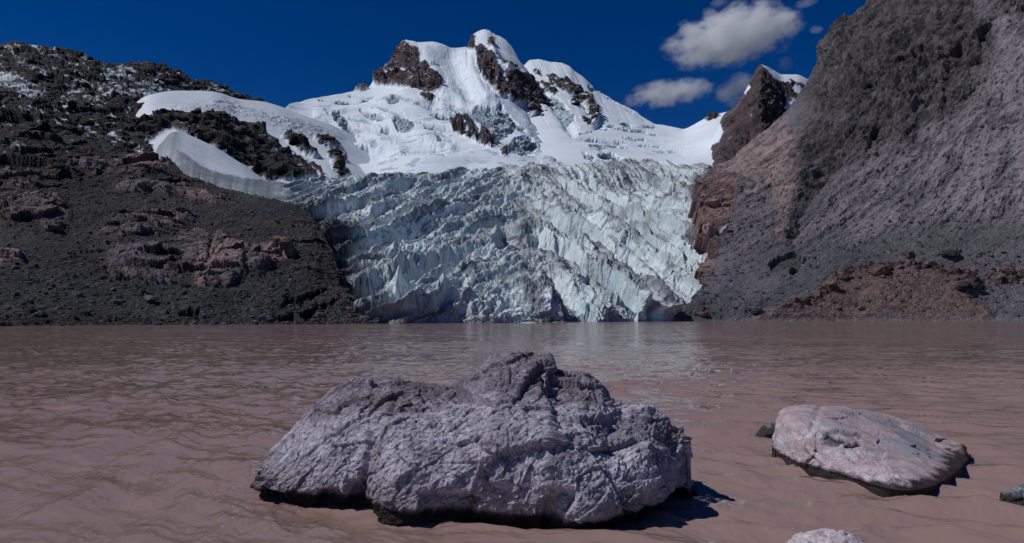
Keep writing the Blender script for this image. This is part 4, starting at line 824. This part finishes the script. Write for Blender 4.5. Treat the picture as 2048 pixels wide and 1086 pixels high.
lake_stone((2.25, 5.0, -.02), (.40, .30, .285), .15, 24, M_pink, [.40, .34, .36], [.56, .50, .52], "pale boulder cut off by the bottom edge of the picture", .03)
w = water_pt(2050, 1012); lake_stone((w[0] + .17, w[1] + .20, -.04), (.24, .20, .17), .3, 35, M_bould, [.12, .15, .17], [.30, .34, .36], "small wet grey-blue boulder at the right edge of the picture", .06)

# ================================================================== LOOSE STONES ON THE SLOPES
M_st = ground_mat("loose stone", [(3, .12, 'n')], var=((4, .3),))
rsn = np.random.RandomState(99)
AT = {k: v for k, *v in ROCKS_AT}
protos = {}
def proto(seed, colr, sub=3):
    key = (seed, tuple(colr), sub)
    if key not in protos:
        U, T = chip(sub, seed, .35); c = cmix(np.array(colr) * .75, np.array(colr) * 1.25, sstep(-.4, .4, fbm(U, 3, 4, seed)))
        me_o = mesh_obj("boulder", U, T, M_st, c, smooth=False); protos[key] = me_o.data; bpy.data.objects.remove(me_o)
    return protos[key]
def put(me, p, sz, rz, tilt, label, group, name="boulder", cat="boulder"):
    o = bpy.data.objects.new(name, me); COL.objects.link(o); o.location = p; o.scale = sz; o.rotation_euler = (tilt, tilt * .6, rz)
    return tag(o, label, cat, group)
def surf_at(reg, x, y):
    Pd = AT[reg][0]; s = Pd[::3, ::3]; a, b_ = proj(s); k = np.argmin((a - x)**2 + (b_ - y)**2 + (s[..., 1] * .02)); return s.reshape(-1, 3)[k]
PINK, BROWN, DARK, GREY, RED, PALE = (.30, .19, .17), (.11, .075, .065), (.04, .038, .042), (.11, .11, .12), (.17, .095, .085), (.36, .30, .29)
named = [("right", 1430, 402, 42, 26, PINK, "broad pink slab beside the right edge of the glacier"), ("right", 1458, 392, 18, 16, PINK, "squat pink block just right of the broad pink slab"), ("right", 1455, 408, 22, 12, PINK, "low pink stone below the squat pink block"),
         ("right", 1446, 380, 8, 7, PALE, "small round whitish stone above the pink slabs"), ("right", 1398, 462, 24, 38, PINK, "upright salmon pink rock wedged against the glacier edge"), ("right", 1448, 458, 16, 24, PALE, "pale leaning stone in the red rubble right of the glacier"),
         ("right", 1404, 376, 12, 12, PINK, "small pink stone near the top of the red rubble"), ("right", 1396, 396, 12, 8, PALE, "pale flat stone at the upper rim of the red rubble"), ("right", 1758, 540, 38, 24, BROWN, "largest brown block on the rim of the red bench"),
         ("right", 1688, 552, 30, 16, BROWN, "long brown block at the left end of the red bench rim"), ("right", 1664, 566, 22, 12, RED, "flat reddish block below the long brown block"), ("right", 1815, 508, 22, 18, BROWN, "brown stone standing above the middle of the red bench"),
         ("right", 1902, 506, 34, 20, DARK, "dark angular block high above the right of the red bench"), ("right", 1925, 572, 34, 16, DARK, "dark slab at the right end of the red bench rim"), ("right", 1955, 570, 22, 15, DARK, "dark block next to the slab at the right end of the red bench"),
         ("right", 1518, 624, 24, 12, DARK, "dark rock on the shore right of the glacier front"), ("right", 1406, 637, 20, 11, RED, "dark red rock at the water's edge beside the glacier"), ("right", 1725, 638, 16, 9, GREY, "grey rock at the waterline below the red bench"),
         ("right", 2015, 540, 30, 16, RED, "reddish block by the right edge of the picture"), ("left", 244, 420, 15, 13, DARK, "dark rounded rock high on the left moraine"), ("left", 572, 488, 30, 18, BROWN, "brown capstone at the right end of the left bedrock outcrop"),
         ("left", 548, 492, 14, 10, DARK, "small dark rock beside the brown capstone"), ("left", 370, 572, 18, 12, DARK, "dark rock below the pink part of the left outcrop"), ("left", 155, 586, 18, 12, GREY, "grey rock low on the far left moraine"),
         ("left", 30, 535, 14, 10, GREY, "grey stone under the small red patch at far left")]
for i, (reg, x, y, w_, h_, colr, lab) in enumerate(named):
    p = surf_at(reg, x, y + h_ * .25); m_ = p[1] / F
    put(proto(300 + i, colr, 4), p + [0, 0, h_ * .15 * m_], (w_ * .58 * m_, w_ * .5 * m_, h_ * .62 * m_), rsn.uniform(-.6, .6), rsn.uniform(-.3, .3), lab, None)
p = water_pt(1058, 646.2); U, T = chip(3, 77, .3); io = mesh_obj("ice_chunk", U * [2.6, 1.2, .45], T, M_ice, cmix([.3, .32, .35], [.5, .54, .58], sstep(-.3, .3, fbm(U, 2, 3, 5))), smooth=False); io.location = p
tag(io, "small grey chunk of ice floating before the middle of the glacier front", "ice chunk")
CN = {tuple(DARK): "dark", tuple(GREY): "grey", tuple(BROWN): "brown", tuple(RED): "red", (.06, .065, .06): "greenish"}
def zone(x, y):
    if x < 760:
        a = "at far left" if x < 130 else "under the left half of the outcrop" if x < 380 and y > 570 else "under the right half of the outcrop" if x < 600 and y > 570 else ("close to the glacier, " + ("high up" if y < 500 else "halfway down" if y < 580 else "low down")) if x > 600 else "above the outcrop" if y < 500 else "beside the outcrop"
        return a + (", at the waterline" if y > 625 else "")
    return "next to the glacier front" if x < 1450 else "left of the red bench" if x < 1600 else "under the left part of the red bench" if x < 1700 and y > 590 else "by the left part of the red bench" if x < 1700 else "by the middle of the red bench" if x < 1850 else "by the right part of the red bench" if x < 1960 else "near the right edge of the picture, " + ("high up" if y < 550 else "halfway up" if y < 590 else "low down")
def scatter(reg, n, smin, smax, yfun, cols_, label, group, power=2.2, avoid=None):
    Pd, cc, msk, py_, px_ = AT[reg]; k = 0
    while k < n:
        r, q_ = rsn.randint(Pd.shape[0]), rsn.randint(Pd.shape[1]); p = Pd[r, q_]
        sx, sy = proj(p)
        if not (0 < sx < 2048 and 0 < sy < 1086) or p[2] < .05 or rsn.rand() > yfun(px_[r, q_], py_[r, q_], msk[r, q_]): continue
        s = smin * (smax / smin) ** (rsn.rand() ** power)
        ci = cols_[rsn.randint(len(cols_))]
        lb = label.replace("boulder", CN[tuple(ci)] + " boulder", 1).replace("shore dark", "dark shore").replace("shore grey", "grey shore").replace("shore red", "red shore").replace("shore brown", "brown shore"); lb = ("larger " if s > mix(smin, smax, .45) else "small ") + lb + " " + zone(sx, sy)
        put(proto(400 + rsn.randint(6), ci), p + [0, 0, s * .1], (s * rsn.uniform(.8, 1.3), s * rsn.uniform(.7, 1.1), s * rsn.uniform(.5, .8)), rsn.uniform(0, 6.28), rsn.uniform(-.4, .4), lb, group); k += 1
scatter("left", 120, .55, 1.7, lambda x, y, m: (y > 400) * (.35 + (y > 560) * .65) * (m < .4), [DARK, GREY, (.06, .065, .06), BROWN], "loose boulder", "boulders strewn over the left moraine")
scatter("right", 45, .6, 1.9, lambda x, y, m: 1.0 * ((1660 < x < 1960) and (532 < y < 565)), [BROWN, RED, DARK], "boulder in the rim rubble", "boulders along the rim of the red bench")
scatter("right", 40, .5, 1.6, lambda x, y, m: 1.0 * (x > 1960 and y > 500), [DARK, BROWN, GREY, RED], "boulder", "boulders at the right end of the shore")
scatter("right", 40, .5, 1.3, lambda x, y, m: 1.0 * (1340 < x < 2040 and y > 618), [DARK, GREY, RED, BROWN], "shore boulder", "boulders along the right shoreline")
def stones(reg, n, smin, smax, yfun, name, label, dark=1.0):
    Pd, cc, msk, py_, px_ = AT[reg]; V0 = [chip(1, 500 + k, .4) for k in range(8)]; VV = []; TT = []; CC = []; off = 0; k = 0
    rr = rsn.randint(Pd.shape[0], size=n * 8); qq = rsn.randint(Pd.shape[1], size=n * 8)
    for r, q_ in zip(rr, qq):
        p = Pd[r, q_]
        if p[2] < .05 or rsn.rand() > yfun(px_[r, q_], py_[r, q_], msk[r, q_]): continue
        U, T = V0[rsn.randint(8)]; s = smin * (smax / smin) ** (rsn.rand() ** 2.5); a = rsn.rand() * 6.28; ca, sa = math.cos(a), math.sin(a)
        U = U * np.array([s * 1.2, s, s * .7]); U = np.stack([U[:, 0] * ca - U[:, 1] * sa, U[:, 0] * sa + U[:, 1] * ca, U[:, 2]], 1) + p
        VV.append(U); TT.append(T + off); off += len(U); CC.append(np.tile(cc[r, q_, :3] * dark * rsn.choice([.6, .9, 1.3, 2.0, 3.4], p=[.2, .3, .25, .17, .08]), (len(U), 1))); k += 1
        if k >= n: break
    tag(mesh_obj(name, np.concatenate(VV), np.concatenate(TT), M_st, np.clip(np.concatenate(CC), .01, .5), smooth=False), label, "stones", kind="stuff")
stones("left", 11000, .13, .75, lambda x, y, m: (m < .5) * (.5 + .5 * (y > 500)), "gravel", "countless small dark stones covering the left moraine")
stones("right", 7000, .14, .55, lambda x, y, m: (m < .4) * (.15 + .85 * (y > 470)), "gravel", "countless small stones covering the right scree slope")

# ================================================================== CLOUDS
def cloud(px_, py_, hw, hh, dep, tiltd, dens, seed, label, nsc=3.0, Y=5200., noise=2.4, thr=.25):
    U, T = chip(4, seed, .25); U, _ = ico(4); U = U * (1 + .12 * fbm(U + seed, 2, 3, seed))[:, None]
    m = bpy.data.materials.new("cloud vapour"); m.use_nodes = True; nt = m.node_tree; n, l = nt.nodes, nt.links
    n.remove(n["Principled BSDF"]); pv = n.new("ShaderNodeVolumePrincipled"); out = n["Material Output"]; l.new(pv.outputs[0], out.inputs['Volume'])
    pv.inputs['Color'].default_value = (.99, .995, 1, 1); pv.inputs['Anisotropy'].default_value = .0
    tc = n.new("ShaderNodeTexCoord")
    def mth(op, a, b_=None, cl=False):
        k = n.new("ShaderNodeMath"); k.operation = op; k.use_clamp = cl
        for j, v in enumerate((a, b_)):
            if v is None: continue
            if isinstance(v, (int, float)): k.inputs[j].default_value = v
            else: l.new(v, k.inputs[j])
        return k.outputs[0]
    ln = n.new("ShaderNodeVectorMath"); ln.operation = 'LENGTH'; l.new(tc.outputs['Object'], ln.inputs[0])
    mp = n.new("ShaderNodeMapping"); mp.inputs['Scale'].default_value = (nsc * hw / hh * .55, nsc * dep / hh * .5, nsc); mp.inputs['Location'].default_value = (seed, seed * 2, 0); l.new(tc.outputs['Object'], mp.inputs[0])
    tn = n.new("ShaderNodeTexNoise"); tn.inputs['Scale'].default_value = 1; tn.inputs['Detail'].default_value = 7; tn.inputs['Roughness'].default_value = .68; l.new(mp.outputs[0], tn.inputs['Vector'])
    r2 = mth('POWER', ln.outputs['Value'], 2.0); body = mth('SUBTRACT', 1.0, r2)
    v = mth('ADD', body, mth('MULTIPLY', mth('SUBTRACT', tn.outputs[0], .5), noise)); v = mth('SUBTRACT', v, thr)
    edge = mth('MULTIPLY', mth('SUBTRACT', 1.0, ln.outputs['Value']), 5.0, True)
    l.new(mth('MULTIPLY', mth('MULTIPLY', mth('MULTIPLY', v, 1.6, True), edge), dens), pv.inputs['Density'])
    k = Y / F; c0 = unproj(np.array(float(px_)), np.array(float(py_)), np.array(Y))
    o = mesh_obj("cloud", U, T, m); o.location = c0; o.scale = (hw * k, dep * k, hh * k); o.rotation_euler = (0, R_(-tiltd), 0)
    return tag(o, label, "cloud")
cloud(1468, 70, 166, 72, 70, 13, .009, 3, "largest bright cloud above the right rock peak", noise=3.6)
cloud(1338, 186, 108, 32, 50, 8, .0075, 5, "long thin wisp of cloud right of the second snow peak", nsc=1.8, thr=.30, noise=3.4)
cloud(1478, 180, 56, 40, 45, 20, .008, 8, "small soft cloud touching the left flank of the rock peak", nsc=1.6, thr=.3, noise=3.2)
cloud(1570, 128, 20, 20, 20, 40, .003, 13, "faint tiny cloud puff just above the rock peak summit", nsc=1.3, thr=.2)
cloud(1632, 59, 18, 10, 14, 0, .004, 17, "faint tiny cloud puff between the largest cloud and the right slope", nsc=1.3, thr=.2)
cloud(1440, 3, 26, 14, 14, 25, .003, 21, "faint wisp above the left half of the largest cloud", nsc=1.3, thr=.2)
cloud(1612, 6, 30, 12, 16, 12, .003, 25, "faint wisp at the top of the picture left of the right slope", nsc=1.3, thr=.2)
